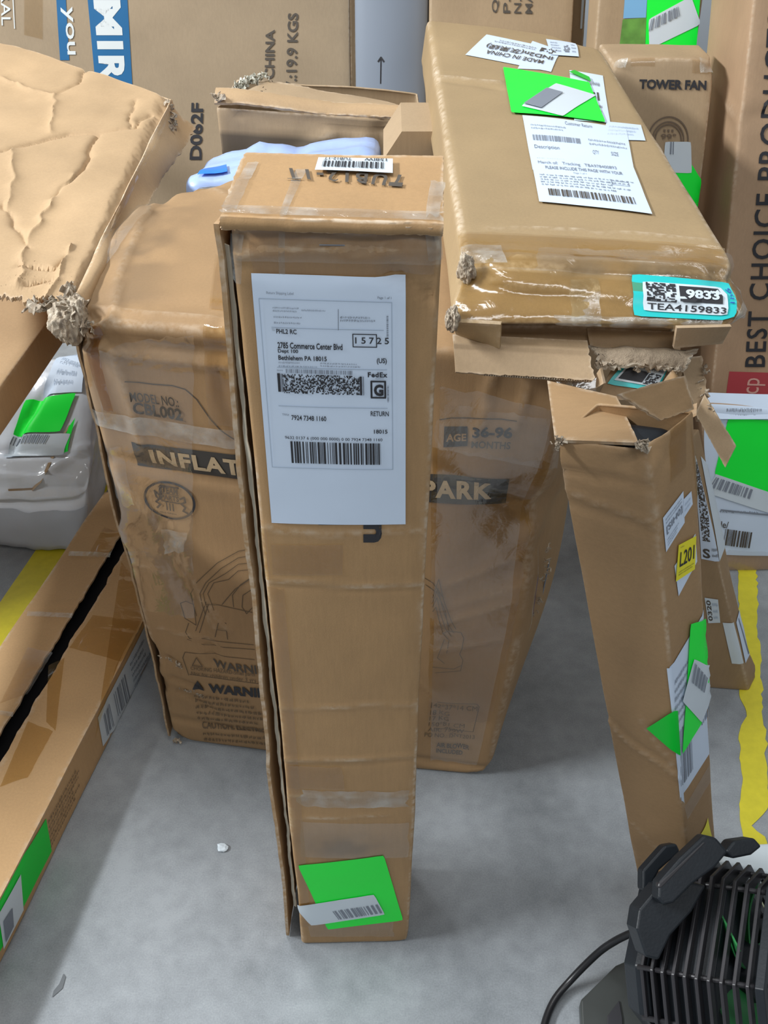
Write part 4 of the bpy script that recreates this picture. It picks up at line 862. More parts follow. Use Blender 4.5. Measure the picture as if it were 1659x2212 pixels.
Q = Quad(lR, [(1456, 1255), (1497, 1228), (1500, 1156), (1462, 1176)], .0024); g = Q.build('yellow_sticker', M_yellow, lean, label='yellow sticker printed L201'); Ink(Q, M_ink).text('L201', .12, .36, .9, .78, .012).build(g); Ink(Q, M_inkb).greek(.1, .12, .9, .26, 2, 5).greek(.1, .88, .35, .94, 1, 4).build(g, 'small_print')
Q, g = paper(lean, lR, [(1463, 1735), (1543, 1590), (1522, 1305), (1446, 1440)], off=.0012, label='long white shipping label')
e = Ink(Q, M_inkg); e.bars(.18, .08, .40, .5, 12, 4).bars(.6, .30, .85, .62, 12, 5).greek(.1, .55, .45, .9, 6, 4); e.build(g, 'barcode')
wrapq = Quad(lF, [(1472, 1728), (1481, 1736), (1451, 1440), (1441, 1442)], .0014).build('label_edge', M_paper, lean)
Qg = Quad(lR, [(1470, 1628), (1512, 1560), (1528, 1342), (1487, 1345)], .0030); gs = Qg.build('green_sticker', M_green, lean, rnd=.003, label='green sticker folded round the corner of the leaning carton')
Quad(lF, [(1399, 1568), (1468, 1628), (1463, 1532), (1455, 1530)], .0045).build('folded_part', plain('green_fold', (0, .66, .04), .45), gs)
Qw = Quad(lR, [(1468, 1512), (1510, 1558), (1534, 1458), (1493, 1420)], .0042); Qw.build('white_tag', M_white, gs, rnd=.002); Ink(Quad(lR, [(1486, 1470), (1513, 1492), (1520, 1460), (1493, 1428)], .0052), M_inkg).bars(0, 0, 1, 1, 12, 3).build(gs, 'barcode')
e = Ink(Quad(lR, [(1512, 1800), (1537, 1810), (1533, 1765), (1518, 1765)], .001), M_yellow); e.add([(0, 0), (1, 0), (.6, 1)], [(0, 1, 2)]); e.build(lean, 'yellow_triangle')
tape(lean, lR, [(1484, 1770), (1548, 1640), (1546, 1600), (1478, 1742)], T_clear, None, off=.001)

# ================================================================== CARTON behind it
B1, C1, A1 = Pz(1617, 1492, 0), Pz(1631, 1462, 0), Pz(1480, 1484, 0); B1t, C1t, A1t = Pz(1491, 950, .55), Pz(1512, 925, .56), Pz(1405, 945, .53)
g21 = thing('narrow_carton', 'narrow brown carton behind the L201 one, with a 0320 label', 'box', (A1+C1)/2)
hn = Hex((A1, B1), (A1+C1-B1, C1), (A1t, B1t), (A1t+C1t-B1t, C1t), r=.004, noise=.002, seed=31, step=.01, dents=[(C1+[0, 0, .03], .03, (.006, 0, 0))]); hn.build('body', K_dark, g21, wear=.6)
nF, nR = hn.face('front'), hn.face('right')
Q, g = paper(g21, nF, [(1515, 1206), (1553, 1212), (1512, 985), (1495, 985)], off=.0014, label='white label wrapped over the edge'); e = Ink(Q, M_inkb); e.speckle(.1, .2, .55, .95, 12, 60, 3).text('S', .1, .02, .5, .12, .03).greek(.6, .03, .95, .15, 2, 2); e.build(g, 'small_print')
Quad(nR, [(1553, 1212), (1566, 1176), (1530, 1010), (1512, 985)], .0014).build('label_edge', M_white, g21)
Q, g = paper(g21, nF, [(1530, 1345), (1556, 1344), (1551, 1294), (1522, 1290)], off=.0014, mat=M_white); Ink(Q, M_inkb).text('0320', .08, .1, .42, .92, .02, rot=90).build(g); Ink(Q, M_inkl).greek(.5, .1, .95, .9, 3, 3).build(g, 'small_print')
Q, g = paper(g21, nF, [(1581, 1432), (1608, 1432), (1590, 1344), (1561, 1344)], off=.0014, mat=M_white)
Q, g = paper(g21, nR, [(1609, 1432), (1619, 1400), (1596, 1315), (1589, 1344)], off=.0014); Ink(Q, M_inkg).rect(.4, .05, .5, .95, 1, 5).build(g, 'fold_line')

# ================================================================== PAPER-COVERED CARTON far right
y0, ln = 1.48, .268
P = lambda x, y, yy=y0: Pl(x, y, yy, ln)
bl, br, tr, tl = Pz(1562, 1232, 0.0), Pz(1800, 1250, 0.0), P(1800, 900), P(1508, 872)
bl = Pl(1558, 1232, y0, ln); br = Pl(1800, 1245, y0, ln); bl[2] = max(bl[2], 0.0); br[2] = 0
bk = np.array([0, .035, 0])
mail = thing('papered_carton', 'brown carton on the far right covered in white papers, green sticker on top', 'box', (bl+br)/2)
hp = Hex((bl, br), (bl+bk, br+bk), (tl, tr), (tl+bk, tr+bk), r=.006, noise=.003, seed=41, step=.012); hp.build('body', K_bcp, mail, wear=.6)
pf = hp.face('front')
Qa, g = paper(mail, pf, [(1540, 1192), (1672, 1200), (1680, 880), (1520, 872)], off=.0025, label='white papers under clear film'); e = Ink(Qa, M_inkg); e.greek(.3, .90, .8, .97, 2, 4).greek(.2, .28, .9, .31, 1, 3); e.build(g, 'small_print')
s = Sheet([P(1525, 905, 1.47), P(1690, 905, 1.47), P(1690, 852, 1.50), P(1530, 848, 1.50)], th=.0015, noise=.002, seed=4); s.build('white_mailer', M_paper, mail, 20, 8)
Ink(Quad(pf, [(1555, 1102), (1700, 1117), (1700, 1110), (1556, 1097)], .0040), M_inkg).rect(0, .2, 1, .8, 10, 1).build(mail, 'fold_line')
Qg = Quad(pf, [(1542, 1022), (1700, 1075), (1700, 908), (1572, 902)], .0045); gs = Qg.build('green_sticker', M_green, mail, rnd=.003, label='large fluorescent green sticker')
Qw = Quad(pf, [(1530, 1060), (1700, 1118), (1700, 1074), (1545, 1022)], .0052); Qw.build('white_tag', M_white, gs); Ink(Quad(pf, [(1535, 1050), (1618, 1075), (1625, 1055), (1545, 1028)], .0062), M_inkg).bars(0, 0, 1, 1, 20, 3).build(gs, 'barcode')
Ink(Quad(pf, [(1560, 1175), (1620, 1182), (1626, 1148), (1566, 1140)], .0045), M_inkb).bars(0, 0, 1, 1, 20, 8).build(mail, 'barcode')
Ink(Quad(pf, [(1550, 1137), (1572, 1139), (1573, 1125), (1551, 1123)], .0045), M_inkb).text('de/', 0, 0, 1, 1, .01).build(mail)
tape(mail, pf, [(1565, 1230), (1690, 1238), (1690, 1190), (1560, 1186)], T_clear, None, rag=.04, wave=.002, off=.002)

# ================================================================== SHOP CARTON (tall, far right)
y1 = 1.70
bx = .700; top = 1.45; lx = lambda z: .712-.040*z
f = lambda x, dy, z: np.array([x, y1+dy+ln*z, z])
shop = thing('tall_shop_carton', 'tall brown carton at the right edge with large black upright lettering and red logo', 'box', (.9, y1+.1, 0))
hb = Hex((f(lx(0), 0, 0), f(1.15, 0, 0)), (f(lx(0), .28, 0), f(1.15, .28, 0)), (f(lx(top), 0, top), f(1.12, 0, top)), (f(lx(top), .28, top), f(1.12, .28, top)), r=.006, noise=.002, seed=51, step=.015,
    creases=[('front', (0, .55), (1, .56), .004, .006), ('front', (0, .54), (1, .55), -.004, .010), ('left', (0, .53), (1, .55), .004, .008)])
hb.build('body', K_bcp, shop, wear=.6); bf_ = hb.face('front')
qt = [(1640, 792), (1672, 60), (1712, 60), (1682, 792)]
Qs = Quad(bf_, [(1647, 790), (1668, 210), (1618, 210), (1608, 790)], .0014)
Qs = Quad(bf_, [(1652, 792), (1700, 120), (1652, 120), (1608, 792)], .0014)
Ink(Qs, M_ink).text('BEST CHOICE PRODUCTS', 0, 0, 1.12, 1, .012, spacing=1.12).build(shop)
Qs = Quad(bf_, [(1568, 852), (1700, 856), (1705, 806), (1575, 802)], .0014); g = Qs.build('red_logo', M_red, shop, label='red printed logo block'); Ink(Qs, M_pink).text('bcp', .22, -.3, .62, .75, .0, rot=90).build(g)

# ================================================================== TOWER FAN CARTON
y2 = 1.78
fan_b = thing('tower_fan_carton', 'brown carton printed TOWER FAN, leaning behind the flat carton', 'box', (.53, y2+.06, 0))
tl2, tr2 = Pl(1318, 128, y2, ln), Pl(1545, 128, y2, ln); blx, brx = tl2[0]+.01, tr2[0]+.012
hf = Hex(((blx, y2, 0), (brx, y2, 0)), ((blx, y2+.12, 0), (brx, y2+.12, 0)), (tl2, tr2), (tl2+[0, .12, -.004], tr2+[0, .12, -.004]), r=.005, noise=.002, seed=61, step=.012, dents=[(tl2, .03, (.008, 0, -.01)), (tr2, .025, (-.006, 0, -.006))])
hf.build('body', K_mid, fan_b, wear=.7); ff = hf.face('front')
Ink(Quad(ff, [(1380, 192), (1525, 195), (1526, 174), (1381, 171)], .0014), M_ink).text('TOWER FAN', 0, 0, 1, 1, .045).build(fan_b)
qf = Quad(ff, [(1410, 300), (1488, 302), (1490, 250), (1412, 250)], .0014); e = Ink(qf, plain('ink_brownish', (.17, .12, .08), .7))
for r_ in (1.0, .78, .66): e.ellipse((.42, 0), .55*r_, .95*r_, .0028, 30, 0, -4, 184)
for k in range(3): e.rect(.28+.11*k, .32, .34+.11*k, .42)
e.text('99\u00b0', .22, .0, .64, .24, .02); e.build(fan_b, 'printed_dial')
Qw = Quad(ff, [(1432, 372), (1494, 374), (1492, 306), (1436, 306)], .0022); Qg = Quad(ff, [(1450, 450), (1523, 446), (1492, 352), (1460, 352)], .0016)
gs = Qg.build('green_sticker', M_green, fan_b, rnd=.002); Qw.build('white_tag', M_white, gs, rnd=.003); Ink(Qw, M_inkg, .0008).rect(.2, .6, .26, 1).rect(.3, .6, .34, 1).build(gs, 'barcode')
tape(fan_b, ff, [(1362, 143), (1414, 143), (1414, 122), (1362, 122)], T_tape, None); tape(fan_b, ff, [(1495, 158), (1540, 158), (1540, 128), (1495, 128)], T_tape, None)
tape(fan_b, ff, [(1328, 146), (1350, 146), (1355, 128), (1330, 128)], T_frost, None, rag=.15, wave=.004, off=.003); tape(fan_b, ff, [(1512, 156), (1536, 156), (1534, 128), (1510, 128)], T_frost, None, rag=.15, wave=.004, off=.003)

# ================================================================== BACK ROW
def backbox(name, label, x0, x1, y, ztop, depth, mat, seed, lean_=ln, cat='box', wear=.5, **k):
    t = thing(name, label, cat, ((x0+x1)/2, y+depth/2, 0)); h = bxhex(x0, x1, y, y+depth, 0, ztop, lean_, r=.006, noise=.0025, nf=4, seed=seed, step=.02, **k); h.build('body', mat, t, wear=wear); return t, h
# picture-printed carton with green sticker
yb = 2.05
x0, x1 = Pl(1338, 60, yb, ln)[0], Pl(1512, 60, yb, ln)[0]
t, h = backbox('picture_carton', 'carton printed with a blue sky and trees photo, big green sticker, behind TOWER FAN', x0-.05, x1, yb, 1.35, .12, K_mid, 71)
fc = h.face('front')
Quad(fc, [(1346, 40), (1395, 38), (1400, -40), (1352, -40)], .0012).build('printed_sky', M_sky, t)
Quad(fc, [(1334, 130), (1392, 130), (1396, 38), (1345, 42)], .0012, ).build('printed_trees', M_leaf, t)
Qg = Quad(fc, [(1393, 114), (1502, 114), (1516, -60), (1400, -60)], .002); gs = Qg.build('green_sticker', M_green, t, rnd=.004)
Qw = Quad(fc, [(1402, 106), (1511, 52), (1492, -8), (1400, 42)], .003); Qw.build('white_tag', M_white, gs, rnd=.005); Ink(Quad(fc, [(1400, 68), (1468, 34), (1464, 14), (1406, 42)], .004), M_inkg).bars(0, 0, 1, 1, 14, 3).build(gs, 'barcode')
# carton with twisted tape, centre right
t, h = backbox('plain_carton', 'plain brown carton with a twisted tape seam, between the lettered and the picture carton', Pl(1290, 50, 2.2, ln)[0], Pl(1345, 50, 2.2, ln)[0], 2.2, 1.3, .1, K_mid, 73)
tape(t, h.face('front'), [(1292, 110), (1306, 110), (1312, -30), (1298, -30)], T_frost, None, rag=.05, wave=.004, off=.002)
t, h = backbox('lettered_carton', 'brown carton with rows of letters, top centre behind the flat carton', Pl(928, 30, 2.25, ln)[0], Pl(1240, 30, 2.25, ln)[0], 2.25, 1.35, .15, K_mid, 75)
fc = h.face('front'); e = Ink(Quad(fc, [(1058, 42), (1150, 45), (1150, -40), (1058, -40)], .001), M_inkb)
for k, s_ in enumerate(['Q20', 'P.G.', 'N.W', 'MADE']): e.text(s_[:3], .05+.26*k, .18-.0*k, .22+.26*k, 1.0, .01, rot=90)
e.build(t, 'small_print')
t, h = backbox('dark_edged_carton', 'dark brown carton edge with a thin white strip, behind the flat carton', Pl(1238, 30, 2.3, ln)[0], Pl(1285, 30, 2.3, ln)[0], 2.42, 1.3, .15, K_dark, 76)
Quad(h.face('front'), [(1253, 62), (1257, 62), (1264, -30), (1258, -30)], .002).build('white_strip', M_white, t)
# grey board with a long arrow
t, h = backbox('grey_board_box', 'smooth grey upright box with a thin black arrow, behind the torn open carton', Pl(768, 100, 2.33, ln)[0], Pl(922, 100, 2.33, ln)[0], 2.33, 1.4, .25, M_greybox, 77, wear=0, bulge={'front': .02})
e = Lines(h.face('front'), M_ink); e([(822, 180), (823, 125)], .003); e([(817, 133), (823, 124), (829, 133)], .004); e.build(t, 'printed_arrow')
# big lettered carton, upper left
yM = 2.42; M_ = lambda x, y: Pl(x, y, yM, ln)
t, h = backbox('blue_print_carton', 'big film-wrapped brown carton with rotated blue banner lettering, upper left', M_(-160, 60)[0], M_(757, 100)[0], yM, 1.42, .22, K_back, 81)
fc = h.face('front')
s = Sheet([np.array([h.c[1, 0, 0][0]+.001, yM+.004, 0]), np.array([h.c[1, 0, 0][0]+.012, yM+.012, 0]), np.array([h.c[1, 0, 1][0]+.012, yM+.012+ln*1.42, 1.42]), np.array([h.c[1, 0, 1][0]+.001, yM+.004+ln*1.42, 1.42])], th=.003, seed=3); s.build('edge_strip', K_dark, t, 3, 40)
Qb = Quad(fc, [(207, 140), (184, -60), (273, -60), (287, 170)], .0012); Qb = Quad(fc, [(184, -60), (208, 200), (287, 200), (272, -60)], .0012); b1 = Qb.build('blue_banner', M_blue, t)
Qm = Quad(fc, [(202, 0), (217, 178), (272, 178), (260, 0)], .0012)
Ink(Qm, M_wprint).text('M', 0, 0, .42, 1, .04).text('I', .49, 0, .59, 1, .04).text('R', .67, 0, 1, 1, .04).build(b1)
Qb = Quad(fc, [(118, -60), (130, 130), (150, 130), (139, -60)], .0012); b2 = Qb.build('blue_banner', M_blue, t)
Ink(Quad(fc, [(128, -30), (138, 118), (168, 118), (157, -30)], .0012), M_wprint).text('t you', 0, 0, 1, 1, .01).build(b2)
Ink(Quad(fc, [(0, -60), (4, 55), (24, 55), (20, -60)], .0012), M_wprint).text('FERAL', 0, 0, 1, 1, .005).build(t); Ink(Quad(fc, [(28, -30), (33, 62), (31, 62), (26, -30)], .0012), M_wprint).rect(0, 0, 1, 1).build(t, 'printed_line')
Ink(Quad(fc, [(592, 212), (594, 64), (574, 64), (570, 212)], .0012), M_inkb).text('IN CHINA', 0, 0, 1, 1, .03).build(t)
Ink(Quad(fc, [(640, 220), (645, 28), (622, 28), (616, 220)], .0012), M_inkb).text('G.W.:19.9 KGS', -.12, 0, 1, 1, .025).build(t)
Ink(Quad(fc, [(436, 345), (440, 222), (413, 222), (409, 345)], .0012), M_ink).text('D062F', 0, 0, 1, 1, .03).build(t)
tape(t, fc, [(52, 75), (92, 85), (92, -20), (52, -20)], T_tape, None); 

# ================================================================== TORN OPEN CARTON, centre back
M_paleg = plain('frayed_tape', (.55, .54, .46), .4)
Yc = 1.74
c0, c1 = Py(466, 225, Yc), Py(912, 262, Yc)
oc = thing('open_carton', 'open crumpled brown carton with a dark band, behind the wide carton', 'box', ((c0+c1)/2)*[1, 1, 0]+[0, .12, 0])
cb0, cb1 = np.array([c0[0], Yc, 0]), np.array([c1[0], Yc, 0]); dd = np.array([0, .26, 0])
ho = Hex((cb0, cb1), (cb0+dd, cb1+dd), (c0-[0, 0, .004], c1), (c0+dd-[0, 0, .03], c1+dd-[0, 0, .03]), r=.006, noise=.004, nf=7, seed=91, step=.010, bulge={'front': .006},
    creases=[('front', (.35, .90), (.55, .96), .006, .008), ('front', (.5, .86), (.62, .92), .006, .006), ('front', (.7, .96), (.7, .84), .004, .006), ('front', (.8, .98), (.78, .84), -.006, .010), ('front', (.1, .99), (.95, .975), -.006, .006)])
def oc_dirt(P, n, t):  # darker band on the left part of the front, below the rim
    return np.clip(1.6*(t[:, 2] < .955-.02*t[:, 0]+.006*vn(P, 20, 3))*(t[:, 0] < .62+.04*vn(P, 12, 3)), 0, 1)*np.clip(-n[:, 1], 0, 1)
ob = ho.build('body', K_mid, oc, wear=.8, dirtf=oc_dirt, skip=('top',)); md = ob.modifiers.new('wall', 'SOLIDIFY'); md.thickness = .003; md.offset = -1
ff_ = Sheet([c0+[-.002, -.001, .002], c1+[0, -.001, .001], c1+[.0, .03, .010], c0+[-.002, .035, .016]], th=.004, noise=.004, nf=9, seed=6, rag=(.1, .0, .1, 0), disp=lambda uv, P: .006*np.sin(uv[:, 1]*3.1)+.004*np.sin(uv[:, 0]*9))
ff_.build('rim_flap', K_left, oc, 50, 10, wear=1)
s = Sheet([Py(500, 212, 1.80), Py(905, 245, 1.80), Py(800, 215, 1.88), Py(575, 168, 1.90)], th=.004, noise=.004, nf=8, seed=7, rag=(0, .02, .05, .1)); s.build('torn_flap', K_mid, oc, 40, 14, wear=.8)
s = Sheet([Py(855, 290, 1.72), Py(922, 290, 1.70), Py(925, 232, 1.74), Py(860, 232, 1.76)], th=.004, noise=.004, nf=12, seed=8, disp=lambda uv, P: .012*np.sin(uv[:, 1]*3.1)); s.build('curled_flap', K_left, oc, 14, 12, wear=.8)
ragged(oc, [Py(505, 195, 1.86), Py(540, 172, 1.88), Py(575, 165, 1.90)], M_paleg, 40, .018, 4, name='frayed_tape'); ragged(oc, [Py(466, 212, 1.74), Py(480, 215, 1.74)], M_torn, 8, .02, 5)

# ================================================================== BLUE BAG between
bag = thing('blue_bag', 'light blue plastic bag lying behind the wide carton', 'bag', (-.13, 1.62, .0))
hb2 = Hex(((-.32, 1.535, .0), (-.008, 1.545, .0)), ((-.32, 1.70, .0), (-.005, 1.70, .0)), ((-.32, 1.535, .800), (-.008, 1.545, .830)), ((-.32, 1.70, .788), (-.005, 1.70, .828)), r=.025, noise=.009, nf=8, seed=93, step=.012, creases=[('top', (.3, 0), (.35, 1), .008, .012), ('top', (.6, 0), (.55, 1), -.008, .012), ('top', (0, .5), (1, .4), .006, .01)])
hb2.build('body', M_bluebag, bag, wear=0)
bf2 = hb2.face('top'); tape(bag, bf2, [(430, 386), (492, 376), (490, 360), (450, 368)], M_bluedeep, 'deep blue corner', name='blue_corner', off=.004)
t = thing('small_brown_carton', 'small brown carton corner between the open carton and the flat carton', 'box', (.08, 1.58, 0))
p0, p1 = Py(868, 284, 1.54), Py(945, 284, 1.54); q0 = Py(828, 345, 1.54)
h = Hex(((q0[0], 1.54, 0), (p1[0], 1.54, 0)), ((q0[0], 1.70, 0), (p1[0], 1.70, 0)), ((q0[0], 1.54, q0[2]), p1), ((q0[0], 1.70, q0[2]), p1+[0, .16, 0]), r=.004, noise=.001, seed=94, step=.015,
        dents=[]); 
t_ = h
V = [(q0[0], 1.54, 0), (p1[0], 1.54, 0), tuple(p1), tuple(p0), tuple(q0)]; V += [(x, y+.14, z) for x, y, z in V]; n = 5
mk('body', V, [(0, 1, 2, 3, 4), (9, 8, 7, 6, 5)]+[(i, i+5, (i+1) % 5+5, (i+1) % 5) for i in range(5)], K_mid, t, smooth=False)

# ================================================================== CRUMPLED CARTON, upper left
cru = thing('crumpled_carton', 'big crumpled brown carton at the left edge with a creased lid and torn lower edge', 'box', (-.70, 1.5, .64))
zt = .85
k_br, k_tr, k_tl, k_bl = Pz(152, 648, zt-.006), Pz(366, 212, zt), Pz(-220, 20, zt), Pz(-260, 600, zt)
lid = Sheet([k_bl, k_br, k_tr, k_tl], th=.005, noise=.002, nf=10, seed=4, rag=(.03, .01, .0, 0))
# relief frozen from the lid's own plan coordinates
cc = [([(a[0], a[1]) for a in poly_], dep, wid) for poly_, dep, wid in [([tuple(Pz(x, y, zt)[:2]) for x, y in p], dep, wid) for p, dep, wid in
      [([(0, 322), (70, 300), (145, 282), (215, 278), (280, 272), (320, 240)], -.008, .011), ([(210, 280), (190, 335), (165, 375), (120, 420)], -.008, .010), ([(198, 135), (170, 180), (115, 200)], -.007, .014),
       ([(120, 205), (105, 280)], .004, .012), ([(0, 170), (60, 190), (115, 205)], .005, .014), ([(160, 375), (60, 500), (40, 600)], .006, .014), ([(25, 320), (30, 400), (10, 450)], .005, .016),
       ([(290, 215), (275, 268)], -.005, .010), ([(0, 430), (60, 520)], -.006, .012), ([(150, 520), (120, 600), (90, 640)], .006, .010), ([(60, 600), (120, 590)], -.006, .008), ([(40, 560), (110, 570), (140, 540)], -.006, .008)]]]
def lid_disp(uv, P):
    D_ = .007*fbm(P, 4, 6)-.02*np.clip(uv[:, 0]-.9, 0, 1)**1*0
    for poly, dep, wid in cc:
        m = np.zeros(len(P)); A = P[:, :2]+.006*np.stack([vn(P, 40, 3), vn(P, 40, 5)], 1); wid = wid*.55; dep = dep*1.1
        for i in range(len(poly)-1): m = np.maximum(m, np.exp(-segdist(A, poly[i], poly[i+1])/(wid*.9)))
        D_ = D_+dep*m
    return D_-.010*np.exp(-(uv[:, 0]-1)**2/.0004)
lid.disp = lid_disp; lid.build('lid', K_left, cru, 260, 200, wear=.8, label='creased lid panel')
down = np.array([-.006, 0, -.075])
sf = Sheet([k_br+[.010, 0, -.016], k_tr+[.034, .02, -.06], k_tr+[0, 0, -.004], k_br+[0, 0, -.004]], th=.004, noise=.006, nf=8, seed=6, rag=(.12, .03, 0, 0), disp=lambda uv, P: .008*np.sin(uv[:, 0]*11)*uv[:, 1]*(1-uv[:, 1])*4); sf.build('side_flap', K_left, cru, 60, 12, wear=1)
bfk = Sheet([k_tr+[0, 0, -.005], k_tl+[0, 0, -.005], k_tl+[0, 0, -.10], k_tr+[.01, 0, -.09]], th=.004, noise=.005, seed=8); bfk.build('back_flap', K_left, cru, 30, 10)
corrugation(cru, lid, (.55, .012), (.99, .005), M_torn, .0018, 34)
ragged(cru, [k_br+[-.05, -.005, -.006], k_br+[0, 0, -.004], k_br+[-.01, .05, -.004]], M_torn, 26, .022, 3); ragged(cru, [k_tr+[0, 0, 0], k_tr+[.012, -.06, -.02], k_tr+[.005, -.1, -.03]], M_torn, 20, .024, 5)
tape(cru, sf, [(200, 560), (250, 480), (365, 230), (340, 300)], T_wrap, None, wave=.003, off=.003, rag=.1)
e0, e1 = Pz(110, 686, .70), Pz(-60, 920, .70)
rd = nrm(e1-e0); far = e0-rd*.45
hB = Hex((np.array([-1.15, .80, .645]), e1+rd*.12-[0, 0, .055]), (np.array([-1.15, 1.60, .645]), far-[0, 0, .055]), (np.array([-1.15, .80, .70]), e1+rd*.12), (np.array([-1.15, 1.60, .70]), far), r=.004, noise=.0012, seed=95, step=.012)
hB.build('body', K_left, cru, wear=.6)
# tall stack outside the frame that carries it
t, h = backbox('supporting_carton', 'brown carton standing under the crumpled one at the left edge', -1.40, -1.06, 1.22, .636, .35, K_dark, 96, lean_=0)

# ================================================================== POLYBAG PARCEL, left
pb = thing('polybag_parcel', 'white and grey plastic wrapped parcel on the floor at the left, green sticker', 'parcel', (-.80, 1.75, 0))
q = lambda x, y, z: Pz(x, y, z)
f0, f1 = Pz(-60, 1180, 0), Pz(185, 1205, 0); g0, g1 = Pz(-60, 1060, .11), Pz(200, 1055, .12); u0, u1 = Pz(-40, 780, .30), Pz(222, 760, .34)
hpb = Hex((f0, f1), (f0+[0, .55, 0], f1+[0, .50, 0]), (g0, g1), (u0, u1), r=.032, noise=.010, nf=7, seed=97, step=.009, bulge={'top': .02, 'front': .01},
          creases=[('top', (0, .30), (1, .22), -.010, .010), ('top', (.3, .28), (.62, .72), -.012, .008), ('top', (.6, .1), (1, .35), .008, .008), ('front', (0, .75), (1, .8), -.01, .012), ('top', (.1, .12), (.9, .05), .008, .008)])
hpb.build('body', M_poly, pb, wear=0); pt_ = hpb.face('top'); pF = hpb.face('front')
tape(pb, pF, [(-40, 1176), (170, 1196), (190, 1085), (-40, 1085)], M_polyg, 'grey translucent lower part', name='grey_film', off=.003, wave=.004)
Q, g = paper(pb, pt_, [(95, 862), (178, 850), (192, 762), (150, 750)], off=.004); e = Ink(Q, M_inkl); e.greek(.2, .1, .9, .8, 4, 3); e.build(g, 'small_print')
Qg = Quad(pt_, [(30, 943), (132, 936), (167, 853), (58, 868)], .006); gs = Qg.build('green_sticker', M_green, pb, rnd=.003)
Qw = Quad(pt_, [(8, 990), (140, 985), (155, 940), (30, 945)], .0052); Qw.build('white_tag', M_white, gs, rnd=.003); Ink(Quad(pt_, [(25, 965), (98, 962), (108, 944), (32, 948)], .0072), M_inkg).bars(0, 0, 1, 1, 24, 4).build(gs, 'barcode')
Quad(pt_, [(136, 982), (148, 978), (164, 905), (150, 925)], .0045).build('green_edge', M_green, gs)
# torn slit in the bag showing board inside
sl = Lines(pt_, K_dark); sl([(150, 920), (128, 955), (115, 985), (100, 1020), (88, 1040), (70, 1058), (20, 1062)], .007); sl.build(pb, 'torn_slit')
tape(pb, pt_, [(0, 1090), (190, 1075), (200, 990), (0, 1000)], T_wrap, None, wave=.006, off=.006, rag=.05)

# ================================================================== LONG OPENED CARTON on the floor, left
xr = lambda y: -.5526+.187*(y-.656); xl = lambda y: -.690+.205*(y-1.159)
Ya, Yb, hh = .36, 1.62, .097
lg = thing('long_carton', 'long low brown carton on the floor at the left, dark slit in its lid', 'box', ((xr(1)+xl(1))/2, 1.0, 0))
V4 = lambda z: ((np.array([xl(Ya), Ya, z]), np.array([xr(Ya), Ya, z])), (np.array([xl(Yb), Yb, z]), np.array([xr(Yb), Yb, z])))
(l0, r0), (l1, r1) = V4(0); (l2, r2), (l3, r3) = V4(hh-.006)
hg = Hex((l0, r0), (l1, r1), (l2, r2), (l3, r3), r=.003, noise=.0015, seed=99, step=.012, creases=[('right', (.55, 0), (.57, 1), -.002, .004)])
ob = hg.build('body', K_long, lg, wear=.5, skip=('top',)); md = ob.modifiers.new('wall', 'SOLIDIFY'); md.thickness = .003; md.offset = -1
gx = lambda y: -.618+.188*(y-.954)
gl = lambda y: gx(y)-.012-.005*math.sin(y*4); gr_ = lambda y: gx(y)+.010+.004*math.sin(y*5)
up = lambda x, y, z=hh: np.array([x, y, z])
fl1 = Sheet([up(xl(Ya), Ya), up(gl(Ya), Ya, hh+.003), up(gl(Yb), Yb, hh+.003), up(xl(Yb), Yb)], th=.004, noise=.0018, nf=7, seed=11, rag=(0, .07, 0, 0),
            disp=lambda uv, P: sum(.0022*np.exp(-((P[:, 1]-yy-.03*P[:, 0])/.004)**2) for yy in (1.50, 1.30, 1.02, .74)))
fl1.build('lid_flap', K_long, lg, 14, 150, wear=.9)
fl2 = Sheet([up(gr_(Ya), Ya, hh+.004), up(xr(Ya)+.001, Ya), up(xr(Yb)+.001, Yb), up(gr_(Yb), Yb, hh+.004)], th=.004, noise=.0018, nf=7, seed=12, rag=(0, 0, 0, .05),
            disp=lambda uv, P: sum(dp*np.exp(-((P[:, 1]-yy+.25*P[:, 0])/.004)**2) for yy, dp in ((1.22, .002), (1.105, -.002), (.80, .001))))
fl2.build('lid_flap', K_long, lg, 14, 150, wear=.7)
sI = lambda P_, s_, z: P_*[1, 1, 0]+np.array([s_*.008, .0, z])
hc = Hex((sI(l0, 1, .006)+[0, .01, 0], sI(r0, -1, .006)+[0, .01, 0]), (sI(l1, 1, .006)-[0, .01, 0], sI(r1, -1, .006)-[0, .01, 0]), (sI(l0, 1, .07)+[0, .01, 0], sI(r0, -1, .07)+[0, .01, 0]), (sI(l1, 1, .07)-[0, .01, 0], sI(r1, -1, .07)-[0, .01, 0]), r=.006, noise=.001, seed=3, step=.05); hc.build('contents', M_rubber, lg, wear=0)  # black block added inside to give the slit its deep shade
gR = hg.face('right')
tape(lg, fl2, [(205, 1600), (250, 1440), (330, 1300), (262, 1215)][::1], T_amber, None, off=.001, rag=.01)
tape(lg, fl2, [(150, 1400), (262, 1430), (320, 1345), (200, 1330)], T_amber, 'amber tape across the flaps', off=.0013, rag=.02)
tape(lg, fl2, [(0, 1700), (60, 1680), (115, 1580), (60, 1560)], T_amber, None, off=.001, rag=.02)
tape(lg, fl2, [(100, 1560), (120, 1580), (140, 1420), (105, 1440)], T_amber, None, off=.0015, rag=.02)
tape(lg, fl1, [(190, 1200), (235, 1205), (262, 1150), (225, 1140)], T_amber, None, off=.001, rag=.02)
tape(lg, fl1, [(0, 1520), (60, 1500), (115, 1410), (60, 1400)], T_tape, None, off=.001, rag=.02)
